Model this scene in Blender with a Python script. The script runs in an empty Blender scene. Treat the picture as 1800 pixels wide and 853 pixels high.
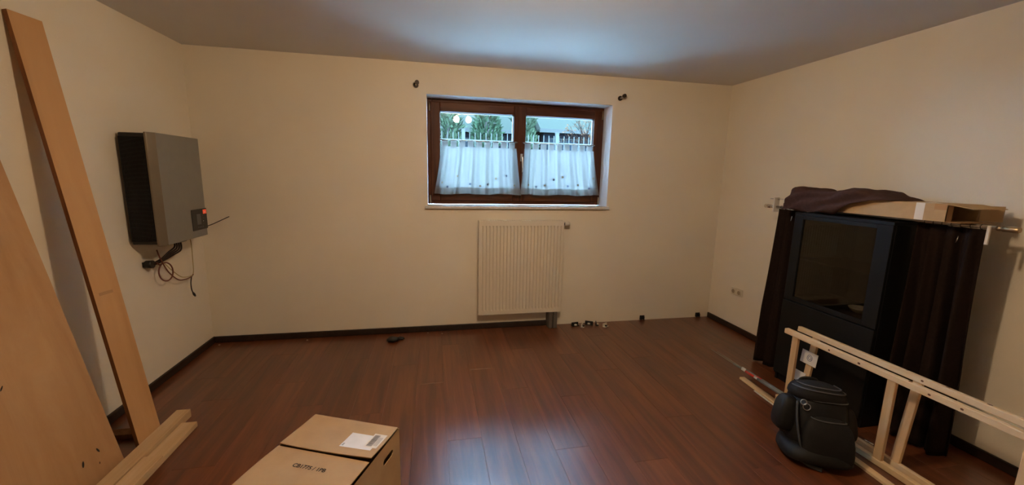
import bpy, bmesh, math, random
from mathutils import Vector, Matrix, noise

scene = bpy.context.scene
COL = scene.collection
V = Vector
PI = math.pi

# ------------------------------------------------------------------ camera
F_PX, YAW, PITCH, ROLL, CAM_H = 697.84, 0.1982, -0.1679, 0.0224, 1.475
cam = bpy.data.cameras.new('camera')
cam.sensor_width = 36.0
cam.sensor_fit = 'HORIZONTAL'
cam.lens = F_PX / 1800.0 * 36.0
cam.clip_start, cam.clip_end = 0.02, 200
cam_o = bpy.data.objects.new('camera', cam)
COL.objects.link(cam_o)
_f = V((math.sin(YAW) * math.cos(PITCH), math.cos(YAW) * math.cos(PITCH), math.sin(PITCH)))
_r = V((math.cos(YAW), -math.sin(YAW), 0))
_u = _r.cross(_f)
_r2 = _r * math.cos(ROLL) + _u * math.sin(ROLL)
_u2 = _u * math.cos(ROLL) - _r * math.sin(ROLL)
cam_o.matrix_world = Matrix(((_r2.x, _u2.x, -_f.x, 0), (_r2.y, _u2.y, -_f.y, 0),
                             (_r2.z, _u2.z, -_f.z, CAM_H), (0, 0, 0, 1)))
scene.camera = cam_o

# ------------------------------------------------------------------ world, exposure
SKY_STRENGTH = 68.0
LAMP_STRENGTH = 335.0
EXPOSURE = 0.0
w = bpy.data.worlds.new('overcast_sky')
scene.world = w
w.use_nodes = True
bgn = w.node_tree.nodes['Background']
bgn.inputs[0].default_value = (0.35, 0.63, 1.0, 1)
bgn.inputs[1].default_value = SKY_STRENGTH
vs = scene.view_settings
vs.view_transform = 'Standard'
vs.look = 'None'
vs.exposure = EXPOSURE
vs.gamma = 1.0
vs.use_curve_mapping = False
scene.cycles.use_denoising = True
scene.cycles.max_bounces = 10
scene.cycles.transparent_max_bounces = 16
scene.cycles.sample_clamp_indirect = 0.0

# ------------------------------------------------------------------ materials
MATS = {}


def new_mat(name):
    m = bpy.data.materials.new(name)
    m.use_nodes = True
    MATS[name] = m
    nt = m.node_tree
    return m, nt, nt.nodes['Principled BSDF'], nt.nodes['Material Output']


def setp(b, **k):
    for n, v in k.items():
        b.inputs[n.replace('_', ' ')].default_value = v


def simple(name, col, rough=0.5, metal=0.0, spec=0.5, var=0.0, nscale=20.0, bump=0.0, bscale=200.0, emit=None, es=0.0):
    m, nt, b, out = new_mat(name)
    b.inputs['Base Color'].default_value = (*col, 1)
    b.inputs['Roughness'].default_value = rough
    b.inputs['Metallic'].default_value = metal
    b.inputs['Specular IOR Level'].default_value = spec
    tc = nt.nodes.new('ShaderNodeTexCoord')
    if var > 0:
        n = nt.nodes.new('ShaderNodeTexNoise')
        n.inputs['Scale'].default_value = nscale
        n.inputs['Detail'].default_value = 5
        nt.links.new(tc.outputs['Object'], n.inputs['Vector'])
        r = nt.nodes.new('ShaderNodeValToRGB')
        r.color_ramp.elements[0].position = 0.3
        r.color_ramp.elements[1].position = 0.7
        r.color_ramp.elements[0].color = (*[c * (1 - var) for c in col], 1)
        r.color_ramp.elements[1].color = (*[min(1, c * (1 + var)) for c in col], 1)
        nt.links.new(n.outputs['Fac'], r.inputs['Fac'])
        nt.links.new(r.outputs['Color'], b.inputs['Base Color'])
    if bump > 0:
        n = nt.nodes.new('ShaderNodeTexNoise')
        n.inputs['Scale'].default_value = bscale
        n.inputs['Detail'].default_value = 3
        nt.links.new(tc.outputs['Object'], n.inputs['Vector'])
        bp = nt.nodes.new('ShaderNodeBump')
        bp.inputs['Strength'].default_value = bump
        bp.inputs['Distance'].default_value = 0.002
        nt.links.new(n.outputs['Fac'], bp.inputs['Height'])
        nt.links.new(bp.outputs['Normal'], b.inputs['Normal'])
    if emit:
        b.inputs['Emission Color'].default_value = (*emit, 1)
        b.inputs['Emission Strength'].default_value = es
    return m


def wood(name, c0, c1, c2, axis='y', scale=1.0, rough=0.5, spec=0.5, rand=True, bump=0.05, coat=0.0, knots=0.0, tone=0.0):
    """grain stretched along one local axis; every object gets its own offset"""
    m, nt, b, out = new_mat(name)
    N, L = nt.nodes, nt.links
    tc = N.new('ShaderNodeTexCoord')
    mp = N.new('ShaderNodeMapping')
    s = {'x': (1.0, 16, 16), 'y': (16, 1.0, 16), 'z': (16, 16, 1.0)}[axis]
    mp.inputs['Scale'].default_value = [q * scale for q in s]
    L.new(tc.outputs['Object'], mp.inputs['Vector'])
    vec = mp.outputs['Vector']
    oi = N.new('ShaderNodeObjectInfo')
    if rand:
        ad = N.new('ShaderNodeVectorMath')
        ad.operation = 'ADD'
        mu = N.new('ShaderNodeVectorMath')
        mu.operation = 'SCALE'
        cb = N.new('ShaderNodeCombineXYZ')
        for i in range(3):
            L.new(oi.outputs['Random'], cb.inputs[i])
        L.new(cb.outputs[0], mu.inputs[0])
        mu.inputs['Scale'].default_value = 173.0
        L.new(mu.outputs[0], ad.inputs[0])
        L.new(vec, ad.inputs[1])
        vec = ad.outputs[0]
    n1 = N.new('ShaderNodeTexNoise')
    n1.inputs['Scale'].default_value = 1.6
    n1.inputs['Detail'].default_value = 8
    n1.inputs['Roughness'].default_value = 0.62
    n1.inputs['Distortion'].default_value = 0.6
    L.new(vec, n1.inputs['Vector'])
    r = N.new('ShaderNodeValToRGB')
    e = r.color_ramp.elements
    e[0].position, e[0].color = 0.30, (*c0, 1)
    e[1].position, e[1].color = 0.72, (*c2, 1)
    k = e.new(0.5)
    k.color = (*c1, 1)
    L.new(n1.outputs['Fac'], r.inputs['Fac'])
    colr = r.outputs['Color']
    if tone > 0:
        mr = N.new('ShaderNodeMapRange')
        mr.inputs['To Min'].default_value = 1 - tone
        mr.inputs['To Max'].default_value = 1 + tone
        L.new(oi.outputs['Random'], mr.inputs['Value'])
        hs = N.new('ShaderNodeHueSaturation')
        L.new(mr.outputs['Result'], hs.inputs['Value'])
        L.new(colr, hs.inputs['Color'])
        colr = hs.outputs['Color']
    L.new(colr, b.inputs['Base Color'])
    b.inputs['Roughness'].default_value = rough
    b.inputs['Specular IOR Level'].default_value = spec
    b.inputs['Coat Weight'].default_value = coat
    b.inputs['Coat Roughness'].default_value = rough
    if bump > 0:
        bp = N.new('ShaderNodeBump')
        bp.inputs['Strength'].default_value = bump
        bp.inputs['Distance'].default_value = 0.002
        L.new(n1.outputs['Fac'], bp.inputs['Height'])
        L.new(bp.outputs['Normal'], b.inputs['Normal'])
    return m


simple('wall_paint', (0.82, 0.748, 0.615), 0.9, spec=0.15, var=0.03, nscale=1.3, bump=0.35, bscale=160)
simple('ceiling_paint', (0.72, 0.71, 0.70), 0.92, spec=0.1, var=0.02, nscale=2, bump=0.2, bscale=180)
simple('spacer_grey', (0.30, 0.30, 0.30), 0.7)
simple('reveal_paint', (0.82, 0.83, 0.84), 0.7, spec=0.2, var=0.02, nscale=5, bump=0.15)
simple('subfloor', (0.02, 0.01, 0.006), 0.9)
wood('laminate', (0.070, 0.0185, 0.0065), (0.136, 0.038, 0.0135), (0.215, 0.068, 0.024), 'y', 0.8, rough=0.31, spec=0.75, bump=0.0, coat=0.5, tone=0.16)
wood('baseboard_wood', (0.012, 0.007, 0.005), (0.022, 0.012, 0.008), (0.035, 0.018, 0.012), 'y', 1.0, rough=0.45, bump=0.03)
wood('window_wood', (0.050, 0.014, 0.005), (0.085, 0.025, 0.008), (0.125, 0.042, 0.013), 'z', 0.7, rough=0.45, spec=0.2, bump=0.04)
wood('window_wood_h', (0.050, 0.014, 0.005), (0.085, 0.025, 0.008), (0.125, 0.042, 0.013), 'x', 0.7, rough=0.45, spec=0.2, bump=0.04)
wood('plywood', (0.43, 0.235, 0.105), (0.52, 0.30, 0.145), (0.60, 0.37, 0.19), 'z', 0.22, rough=0.75, spec=0.2, bump=0.05)
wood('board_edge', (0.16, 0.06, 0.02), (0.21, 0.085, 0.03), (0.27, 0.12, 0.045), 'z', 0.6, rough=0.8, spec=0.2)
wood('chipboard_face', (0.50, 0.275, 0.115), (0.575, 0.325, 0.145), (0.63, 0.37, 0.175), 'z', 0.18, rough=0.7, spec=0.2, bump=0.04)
wood('batten_wood', (0.50, 0.33, 0.175), (0.60, 0.42, 0.24), (0.68, 0.50, 0.31), 'y', 0.5, rough=0.75, spec=0.2, tone=0.08)
wood('pine_y', (0.66, 0.47, 0.27), (0.76, 0.58, 0.36), (0.82, 0.66, 0.45), 'y', 0.6, rough=0.6, spec=0.25)
wood('pine_z', (0.60, 0.38, 0.19), (0.69, 0.47, 0.26), (0.76, 0.56, 0.34), 'z', 0.6, rough=0.6, spec=0.25, tone=0.1)
simple('knot', (0.13, 0.05, 0.02), 0.7, var=0.3, nscale=120)
simple('cardboard', (0.50, 0.335, 0.185), 0.85, spec=0.15, var=0.07, nscale=9, bump=0.1, bscale=90)
simple('cardboard_pale', (0.52, 0.36, 0.20), 0.85, spec=0.15, var=0.08, nscale=14, bump=0.1, bscale=90)
simple('cardboard_inside', (0.40, 0.25, 0.13), 0.9, spec=0.1, var=0.07, nscale=12)
simple('ink', (0.015, 0.012, 0.01), 0.8)
simple('paper', (0.80, 0.80, 0.80), 0.7, spec=0.2, var=0.03, nscale=30)
simple('barcode_grey', (0.22, 0.21, 0.20), 0.8)
simple('tape_white', (0.78, 0.74, 0.66), 0.4)
simple('tape_clear', (0.50, 0.30, 0.15), 0.15, spec=0.6)
simple('radiator_enamel', (0.76, 0.69, 0.56), 0.35, spec=0.4)
simple('radiator_dark', (0.20, 0.15, 0.10), 0.7)
simple('valve_plastic', (0.60, 0.55, 0.47), 0.4)
simple('pipe_grey', (0.12, 0.105, 0.085), 0.55)
simple('chrome', (0.75, 0.74, 0.72), 0.18, metal=1.0)
simple('satin_steel', (0.55, 0.53, 0.50), 0.35, metal=1.0)
simple('brass_dull', (0.48, 0.36, 0.22), 0.4, metal=1.0)
simple('dark_metal', (0.06, 0.05, 0.045), 0.45, metal=0.6)
simple('black_plastic', (0.012, 0.012, 0.013), 0.4, var=0.1)
simple('inverter_black', (0.010, 0.010, 0.011), 0.42, bump=0.1)
simple('inverter_grey', (0.255, 0.245, 0.225), 0.38, metal=0.25, spec=0.5, var=0.03)
simple('inverter_edge', (0.20, 0.16, 0.11), 0.35, metal=0.3)
simple('screen_glass', (0.02, 0.022, 0.025), 0.15)
simple('lcd_grey', (0.10, 0.11, 0.12), 0.3)
simple('red_mark', (0.75, 0.06, 0.03), 0.5, emit=(1.0, 0.12, 0.04), es=0.35)
simple('cable_dark', (0.025, 0.012, 0.010), 0.5)
simple('cable_red', (0.16, 0.05, 0.03), 0.5)
simple('cable_yellow', (0.50, 0.38, 0.17), 0.5)
simple('socket_plastic', (0.72, 0.66, 0.52), 0.4)
simple('socket_hole', (0.34, 0.28, 0.20), 0.7)
simple('cabinet_black', (0.007, 0.007, 0.008), 0.45, spec=0.2, var=0.15, nscale=4)
simple('cabinet_panel', (0.011, 0.0115, 0.012), 0.40, spec=0.16)
simple('cabinet_inside', (0.0168, 0.0156, 0.0132), 0.6)
simple('dish_white', (0.90, 0.89, 0.87), 0.3)
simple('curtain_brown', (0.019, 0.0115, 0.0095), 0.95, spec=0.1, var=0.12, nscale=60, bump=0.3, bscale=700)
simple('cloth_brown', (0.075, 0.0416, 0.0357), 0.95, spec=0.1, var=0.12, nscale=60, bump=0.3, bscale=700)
simple('nylon_black', (0.0066, 0.0069, 0.0075), 0.6, spec=0.35, var=0.15, nscale=30, bump=0.25, bscale=900)
simple('nylon_black_soft', (0.0096, 0.0096, 0.0102), 0.7, spec=0.3, var=0.15, nscale=25, bump=0.25, bscale=900)
simple('nylon_brownish', (0.012, 0.0084, 0.0066), 0.7, spec=0.3, var=0.15, nscale=30, bump=0.25, bscale=900)
simple('nylon_grey', (0.055, 0.062, 0.07), 0.6, spec=0.35)
simple('zip_grey', (0.075, 0.08, 0.085), 0.45, spec=0.5)
simple('rod_grey', (0.17, 0.20, 0.20), 0.35)
simple('rod_pale', (0.34, 0.32, 0.27), 0.4)
simple('rod_red', (0.60, 0.05, 0.03), 0.4)
simple('rod_white', (0.75, 0.75, 0.75), 0.35)
simple('plastic_white', (0.72, 0.69, 0.62), 0.4)
simple('crumb', (0.60, 0.52, 0.42), 0.9)
simple('stone_sill', (0.66, 0.64, 0.60), 0.35, var=0.12, nscale=40)
simple('stone_edge', (0.42, 0.37, 0.30), 0.6, var=0.15, nscale=40)
simple('flower_blue', (0.07, 0.08, 0.13), 0.8)
simple('flower_brown', (0.20, 0.13, 0.07), 0.8)
simple('print_blue', (0.22, 0.27, 0.42), 0.7)
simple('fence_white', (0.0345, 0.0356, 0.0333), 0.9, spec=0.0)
simple('bounce_pale', (0.50, 0.49, 0.46), 0.9, var=0.08, nscale=4)  # for the added slab outside, pale to throw sky light indoors
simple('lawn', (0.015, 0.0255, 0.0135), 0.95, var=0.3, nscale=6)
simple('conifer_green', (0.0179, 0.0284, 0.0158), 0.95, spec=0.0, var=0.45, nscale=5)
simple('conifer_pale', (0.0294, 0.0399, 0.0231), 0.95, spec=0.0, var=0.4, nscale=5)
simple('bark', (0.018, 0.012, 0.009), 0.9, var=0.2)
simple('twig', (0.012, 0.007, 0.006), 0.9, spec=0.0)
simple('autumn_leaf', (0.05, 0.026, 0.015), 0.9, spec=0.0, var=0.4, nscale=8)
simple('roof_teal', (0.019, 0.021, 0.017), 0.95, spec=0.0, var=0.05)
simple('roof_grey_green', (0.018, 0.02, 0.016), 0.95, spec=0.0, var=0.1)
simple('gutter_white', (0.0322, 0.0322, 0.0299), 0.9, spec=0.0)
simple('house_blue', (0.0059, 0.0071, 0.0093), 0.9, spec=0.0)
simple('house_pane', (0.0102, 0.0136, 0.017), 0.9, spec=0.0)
simple('lamp_metal', (0.55, 0.50, 0.42), 0.35, metal=0.9)
simple('bulb_glow', (1, 0.9, 0.75), 0.4, emit=(1.0, 0.72, 0.45), es=LAMP_STRENGTH)


def glass_mat(name, tint, ior=1.5, gloss_rough=0.0):
    m, nt, b, out = new_mat(name)
    N, L = nt.nodes, nt.links
    N.remove(b)
    t = N.new('ShaderNodeBsdfTransparent')
    t.inputs['Color'].default_value = (*tint, 1)
    g = N.new('ShaderNodeBsdfGlossy')
    g.inputs['Roughness'].default_value = gloss_rough
    f = N.new('ShaderNodeFresnel')
    f.inputs['IOR'].default_value = ior
    mx = N.new('ShaderNodeMixShader')
    L.new(f.outputs[0], mx.inputs[0])
    L.new(t.outputs[0], mx.inputs[1])
    L.new(g.outputs[0], mx.inputs[2])
    L.new(mx.outputs[0], out.inputs['Surface'])
    return m


glass_mat('window_glass', (0.95, 0.985, 0.97), 1.5)
glass_mat('smoked_glass', (0.62, 0.60, 0.55), 1.40, 0.02)


def sheer_mat(name, col, clear):
    m, nt, b, out = new_mat(name)
    N, L = nt.nodes, nt.links
    N.remove(b)
    d = N.new('ShaderNodeBsdfDiffuse')
    d.inputs['Color'].default_value = (*col, 1)
    t = N.new('ShaderNodeBsdfTranslucent')
    t.inputs['Color'].default_value = (*col, 1)
    p = N.new('ShaderNodeBsdfTransparent')
    m1 = N.new('ShaderNodeMixShader')
    m1.inputs[0].default_value = 0.55
    L.new(d.outputs[0], m1.inputs[1])
    L.new(t.outputs[0], m1.inputs[2])
    m2 = N.new('ShaderNodeMixShader')
    m2.inputs[0].default_value = clear
    L.new(m1.outputs[0], m2.inputs[1])
    L.new(p.outputs[0], m2.inputs[2])
    L.new(m2.outputs[0], out.inputs['Surface'])
    return m


sheer_mat('voile', (0.265, 0.242, 0.222), 0.16)
sheer_mat('voile_double', (0.30, 0.275, 0.252), 0.08)


# ------------------------------------------------------------------ geometry helpers
class MB:
    """collects shapes in world coordinates, becomes one mesh object"""

    def __init__(s):
        s.v, s.f, s.m, s.sm = [], [], [], []

    def add(s, verts, faces, mi=0, smooth=False):
        o = len(s.v)
        s.v += [V(p) for p in verts]
        for f in faces:
            s.f.append([i + o for i in f])
            s.m.append(mi)
            s.sm.append(smooth)
        return s

    def box(s, lo, hi, mi=0):
        x0, y0, z0 = lo
        x1, y1, z1 = hi
        return s.add([(x0, y0, z0), (x1, y0, z0), (x1, y1, z0), (x0, y1, z0), (x0, y0, z1), (x1, y0, z1), (x1, y1, z1), (x0, y1, z1)],
                     [(0, 3, 2, 1), (4, 5, 6, 7), (0, 1, 5, 4), (1, 2, 6, 5), (2, 3, 7, 6), (3, 0, 4, 7)], mi)

    def obox(s, o, a, b, c, mi=0):
        """parallelepiped: corner o, edge vectors a, b, c"""
        o, a, b, c = V(o), V(a), V(b), V(c)
        if a.cross(b).dot(c) < 0:
            a, b = b, a
        return s.add([o, o + a, o + a + b, o + b, o + c, o + a + c, o + a + b + c, o + b + c],
                     [(0, 3, 2, 1), (4, 5, 6, 7), (0, 1, 5, 4), (1, 2, 6, 5), (2, 3, 7, 6), (3, 0, 4, 7)], mi)

    def tube(s, pts, r, seg=8, mi=0, closed=False, flat=1.0):
        pts = [V(p) for p in pts]
        n = len(pts)
        rs = r if isinstance(r, (list, tuple)) else [r] * n
        T = []
        for i in range(n):
            if closed:
                d = pts[(i + 1) % n] - pts[i - 1]
            else:
                d = pts[min(i + 1, n - 1)] - pts[max(i - 1, 0)]
            T.append(d.normalized())
        up = V((0, 0, 1)) if abs(T[0].z) < 0.9 else V((1, 0, 0))
        N = (up - T[0] * up.dot(T[0])).normalized()
        vs, fs = [], []
        for i in range(n):
            N = (N - T[i] * N.dot(T[i])).normalized()
            B = T[i].cross(N)
            for k in range(seg):
                a = 2 * PI * k / seg
                vs.append(pts[i] + (N * math.cos(a) + B * math.sin(a) * flat) * rs[i])
        m = n if closed else n - 1
        for i in range(m):
            j = (i + 1) % n
            for k in range(seg):
                l = (k + 1) % seg
                fs.append((i * seg + k, i * seg + l, j * seg + l, j * seg + k))
        s.add(vs, fs, mi, True)
        if not closed:
            o = len(s.v) - len(vs)
            s.f.append([o + k for k in range(seg)][::-1])
            s.m.append(mi)
            s.sm.append(False)
            s.f.append([o + (n - 1) * seg + k for k in range(seg)])
            s.m.append(mi)
            s.sm.append(False)
        return s

    def cyl(s, a, b, r, seg=16, mi=0):
        return s.tube([a, b], r, seg, mi)

    def grid(s, fn, nu, nv, mi=0, smooth=True, closeu=False):
        vs = [fn(i / nu, j / nv) for i in range(nu + (0 if closeu else 1)) for j in range(nv + 1)]
        fs = []
        n = nu if closeu else nu
        tot = nu if closeu else nu + 1
        for i in range(n):
            i2 = (i + 1) % tot
            for j in range(nv):
                fs.append((i * (nv + 1) + j, i2 * (nv + 1) + j, i2 * (nv + 1) + j + 1, i * (nv + 1) + j + 1))
        return s.add(vs, fs, mi, smooth)

    def ball(s, c, r, nu=16, nv=10, mi=0, e=1.0, rot=None):
        """(super)ellipsoid with radii r"""
        c, r = V(c), V(r) if not isinstance(r, (int, float)) else V((r, r, r))

        def pw(x):
            return math.copysign(abs(x) ** e, x)

        def fn(u, v):
            a, b = 2 * PI * u, PI * (v - 0.5)
            p = V((r.x * pw(math.cos(b)) * pw(math.cos(a)), r.y * pw(math.cos(b)) * pw(math.sin(a)), r.z * pw(math.sin(b))))
            return c + (rot @ p if rot else p)
        return s.grid(fn, nu, nv, mi, True, True)

    def disc(s, c, n, r, seg=12, mi=0):
        c, n = V(c), V(n).normalized()
        a = n.orthogonal().normalized()
        b = n.cross(a)
        return s.add([c + (a * math.cos(2 * PI * k / seg) + b * math.sin(2 * PI * k / seg)) * r for k in range(seg)], [tuple(range(seg))], mi)

    def build(s, name, mats, parent=None, bevel=0.0, segs=2, solid=0.0, subsurf=0, origin=None):
        me = bpy.data.meshes.new(name)
        base = wloc(parent) if parent else V((0, 0, 0))
        o_ = V(origin) if origin is not None else base
        me.from_pydata([p - o_ for p in s.v], [], s.f)
        for mt in ([mats] if isinstance(mats, str) else mats):
            me.materials.append(MATS[mt])
        for p, mi, sm in zip(me.polygons, s.m, s.sm):
            p.material_index = mi
            p.use_smooth = sm
        me.update()
        ob = bpy.data.objects.new(name, me)
        COL.objects.link(ob)
        ob.location = o_ - base
        if parent:
            ob.parent = parent
        if solid:
            md = ob.modifiers.new('thickness', 'SOLIDIFY')
            md.thickness = solid
            md.offset = 0
        if subsurf:
            md = ob.modifiers.new('smooth', 'SUBSURF')
            md.levels = md.render_levels = subsurf
        if bevel:
            md = ob.modifiers.new('bevel', 'BEVEL')
            md.width = bevel
            md.segments = segs
            md.limit_method = 'ANGLE'
            md.angle_limit = math.radians(40)
        return ob


def wloc(o):
    p = V((0, 0, 0))
    while o:
        p += o.location
        o = o.parent
    return p


def tag(o, label=None, cat=None, group=None, kind=None):
    if label:
        o['label'] = label
    if cat:
        o['category'] = cat
    if group:
        o['group'] = group
    if kind:
        o['kind'] = kind
    return o


def thing(name, label, cat, loc, group=None):
    o = bpy.data.objects.new(name, None)
    o.empty_display_size = 0.1
    o.location = loc
    COL.objects.link(o)
    return tag(o, label, cat, group)


def struct(name, mb, mats, label, cat, origin=(0, 0, 0), **k):
    o = mb.build(name, mats, None, origin=origin, **k)
    return tag(o, label, cat, kind='structure')


def smooth_path(pts, n=8):
    pts = [V(p) for p in pts]
    out = []
    for i in range(len(pts) - 1):
        p0, p1, p2, p3 = pts[max(i - 1, 0)], pts[i], pts[i + 1], pts[min(i + 2, len(pts) - 1)]
        for k in range(n):
            t = k / n
            out.append(0.5 * ((2 * p1) + (p2 - p0) * t + (2 * p0 - 5 * p1 + 4 * p2 - p3) * t * t + (3 * p1 - p0 - 3 * p2 + p3) * t ** 3))
    out.append(pts[-1])
    return out


# ------------------------------------------------------------------ the room
XL, XR, B, Y0, H = -1.86, 2.931, 3.651, -1.8, 2.4
WX0, WX1, WZ0, WZ1 = -0.045, 1.672, 1.19, 2.147     # window opening
WT = 0.32                                            # outer wall thickness

fl = MB().box((XL - 0.1, Y0 - 0.1, -0.12), (XR + 0.1, B + WT, -0.0095))
floor = struct('floor', fl, 'subfloor', 'dark reddish-brown laminate floor of long narrow planks', 'floor')
# planks: one object each, alike lengths share a mesh
PW, PL, GAP = 0.1925, 1.285, 0.0006
plank_cache = {}


def plank_mesh(wd, ln):
    key = (round(wd, 3), round(ln, 3))
    if key not in plank_cache:
        mb = MB()
        b_ = 0.0006
        x0, x1, y0, y1 = -wd / 2 + GAP / 2, wd / 2 - GAP / 2, -ln / 2 + GAP / 2, ln / 2 - GAP / 2
        mb.add([(x0, y0, -0.009), (x1, y0, -0.009), (x1, y1, -0.009), (x0, y1, -0.009),
                (x0, y0, -b_), (x1, y0, -b_), (x1, y1, -b_), (x0, y1, -b_),
                (x0 + b_, y0 + b_, 0), (x1 - b_, y0 + b_, 0), (x1 - b_, y1 - b_, 0), (x0 + b_, y1 - b_, 0)],
               [(0, 3, 2, 1), (0, 1, 5, 4), (1, 2, 6, 5), (2, 3, 7, 6), (3, 0, 4, 7),
                (4, 5, 9, 8), (5, 6, 10, 9), (6, 7, 11, 10), (7, 4, 8, 11), (8, 9, 10, 11)])
        me = bpy.data.meshes.new('plank')
        me.from_pydata(mb.v, [], mb.f)
        me.materials.append(MATS['laminate'])
        plank_cache[key] = me
    return plank_cache[key]


x = XL
row = 0
offs = [0.0, 0.62, 0.31, 0.95, 0.47, 0.15, 0.78]
while x < XR - 0.005:
    wd = min(PW, XR - x)
    y = B
    first = PL - offs[row % 7] if offs[row % 7] < PL - 0.25 else PL
    ln = first
    while y > Y0 + 0.005:
        l2 = min(ln, y - Y0)
        if y - Y0 - l2 < 0.12:
            l2 = y - Y0
        o = bpy.data.objects.new('plank', plank_mesh(wd, l2))
        o.location = (x + wd / 2, y - l2 / 2, 0)
        COL.objects.link(o)
        o.parent = floor
        y -= l2
        ln = PL
    x += PW
    row += 1

struct('ceiling', MB().box((XL - 0.1, Y0 - 0.1, H), (XR + 0.1, B + WT, H + 0.12)), 'ceiling_paint', 'plain off-white painted ceiling', 'ceiling')
struct('wall_left', MB().box((XL - 0.12, Y0 - 0.1, -0.12), (XL, B + WT, H + 0.02)), 'wall_paint', 'cream plastered wall that carries the grey inverter', 'wall')
struct('wall_right', MB().box((XR, Y0 - 0.1, -0.12), (XR + 0.12, B + WT, H + 0.02)), 'wall_paint', 'cream plastered wall behind the black cabinet', 'wall')
struct('wall_front', MB().box((XL, Y0 - 0.12, -0.12), (XR, Y0, H + 0.02)), 'wall_paint', 'cream plastered wall facing the window wall', 'wall')
wb = MB()
xs, zs = [XL, WX0, WX1, XR], [-0.12, WZ0 - 0.025, WZ1, H + 0.02]
for yy, flip in ((B, False), (B + WT, True)):
    for i in range(3):
        for j in range(3):
            if i == 1 and j == 1:
                continue
            q = [(xs[i], yy, zs[j]), (xs[i + 1], yy, zs[j]), (xs[i + 1], yy, zs[j + 1]), (xs[i], yy, zs[j + 1])]
            wb.add(q, [(3, 2, 1, 0) if flip else (0, 1, 2, 3)], 0)
z0 = zs[1]
wb.add([(WX0, B, z0), (WX0, B + WT, z0), (WX0, B + WT, WZ1), (WX0, B, WZ1)], [(0, 1, 2, 3)], 1)
wb.add([(WX1, B, z0), (WX1, B + WT, z0), (WX1, B + WT, WZ1), (WX1, B, WZ1)], [(3, 2, 1, 0)], 1)
wb.add([(WX0, B, WZ1), (WX0, B + WT, WZ1), (WX1, B + WT, WZ1), (WX1, B, WZ1)], [(0, 1, 2, 3)], 1)
wb.add([(WX0, B, z0), (WX0, B + WT, z0), (WX1, B + WT, z0), (WX1, B, z0)], [(3, 2, 1, 0)], 1)
struct('wall_back', wb, ['wall_paint', 'reveal_paint'], 'cream plastered wall with the window and the radiator', 'wall')

BH, BT = 0.056, 0.017


def baseboard(name, lo, hi, label, top_axis):
    (x0, y0, z0), (x1, y1, z1) = lo, hi
    o = struct(name, MB().box(lo, hi), 'baseboard_wood', label, 'baseboard', bevel=0.006, segs=3)
    return o


baseboard('baseboard_back', (XL + BT, B - BT, 0), (1.095, B, BH), 'dark brown baseboard under the window wall, ending at the radiator pipes', 'y')
baseboard('baseboard_left', (XL, Y0, 0), (XL + BT, B, BH), 'dark brown baseboard along the wall with the inverter', 'x')
baseboard('baseboard_right', (XR - BT, Y0, 0), (XR, B - 0.012, BH), 'dark brown baseboard along the wall with the socket', 'x')

# ------------------------------------------------------------------ window
FY = 3.822           # inner face of the frame
win = bpy.data.objects.new('window_1', None)
win.location = (0.81, FY + 0.04, WZ0)
COL.objects.link(win)
tag(win, 'dark brown wooden double casement window above the radiator', 'window', kind='structure')


def frame_bars(mb_name, parent, x0, x1, z0, z1, wl, wr, wb_, wt, y0, y1, bev=0.006):
    MB().box((x0, y0, z0), (x0 + wl, y1, z1)).build('stile', 'window_wood', parent, bevel=bev)
    MB().box((x1 - wr, y0, z0), (x1, y1, z1)).build('stile', 'window_wood', parent, bevel=bev)
    MB().box((x0 + wl, y0, z0), (x1 - wr, y1, z0 + wb_)).build('rail', 'window_wood_h', parent, bevel=bev)
    MB().box((x0 + wl, y0, z1 - wt), (x1 - wr, y1, z1)).build('rail', 'window_wood_h', parent, bevel=bev)


fz0 = WZ0 + 0.002
frame_e = bpy.data.objects.new('frame', None)
COL.objects.link(frame_e)
frame_e.parent = win
frame_bars('frame', frame_e, WX0 + 0.001, WX1 - 0.001, fz0, WZ1 - 0.001, 0.045, 0.045, 0.045, 0.045, FY + 0.012, FY + 0.085)
XM = 0.818
for (x0, x1, gx0, gx1) in ((WX0 + 0.032, XM - 0.003, 0.070, 0.760), (XM + 0.003, WX1 - 0.032, 0.877, 1.567)):
    sh = bpy.data.objects.new('sash', None)
    COL.objects.link(sh)
    sh.parent = win
    frame_bars('sash', sh, x0, x1, fz0 + 0.03, WZ1 - 0.03, gx0 - x0, x1 - gx1, 0.085, 0.081, FY - 0.004, FY + 0.07)
    MB().box((gx0 - 0.008, FY + 0.030, fz0 + 0.107), (gx1 + 0.008, FY + 0.036, WZ1 - 0.103)).build('pane', 'window_glass', sh)
    # pale putty/spacer bead round the pane
    sp = MB()
    g0, g1, h0, h1 = gx0, gx1, fz0 + 0.115, WZ1 - 0.111
    for lo, hi in (((g0, h0), (g0 + .007, h1)), ((g1 - .007, h0), (g1, h1)), ((g0, h0), (g1, h0 + .007)), ((g0, h1 - .007), (g1, h1))):
        sp.box((lo[0], FY + 0.037, lo[1]), (hi[0], FY + 0.050, hi[1]))
    sp.build('spacer', 'spacer_grey', sh)
MB().box((XM - 0.024, FY - 0.014, fz0 + 0.03), (XM + 0.024, FY - 0.004, WZ1 - 0.03)).build('cover_strip', 'window_wood', win, bevel=0.003)
for hx in (WX0 + 0.022, WX1 - 0.022):
    for hz in (1.235, 2.075):
        MB().cyl((hx, FY - 0.008, hz - 0.04), (hx, FY - 0.008, hz + 0.04), 0.007, 10).build('hinge', 'brass_dull', win)
hd = MB()
hd.box((0.826, FY - 0.022, 1.605), (0.852, FY - 0.010, 1.680))
ho = hd.build('handle', 'chrome', win, bevel=0.004)
g = MB().cyl((0.839, FY - 0.022, 1.643), (0.839, FY - 0.058, 1.643), 0.009, 10)
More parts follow.
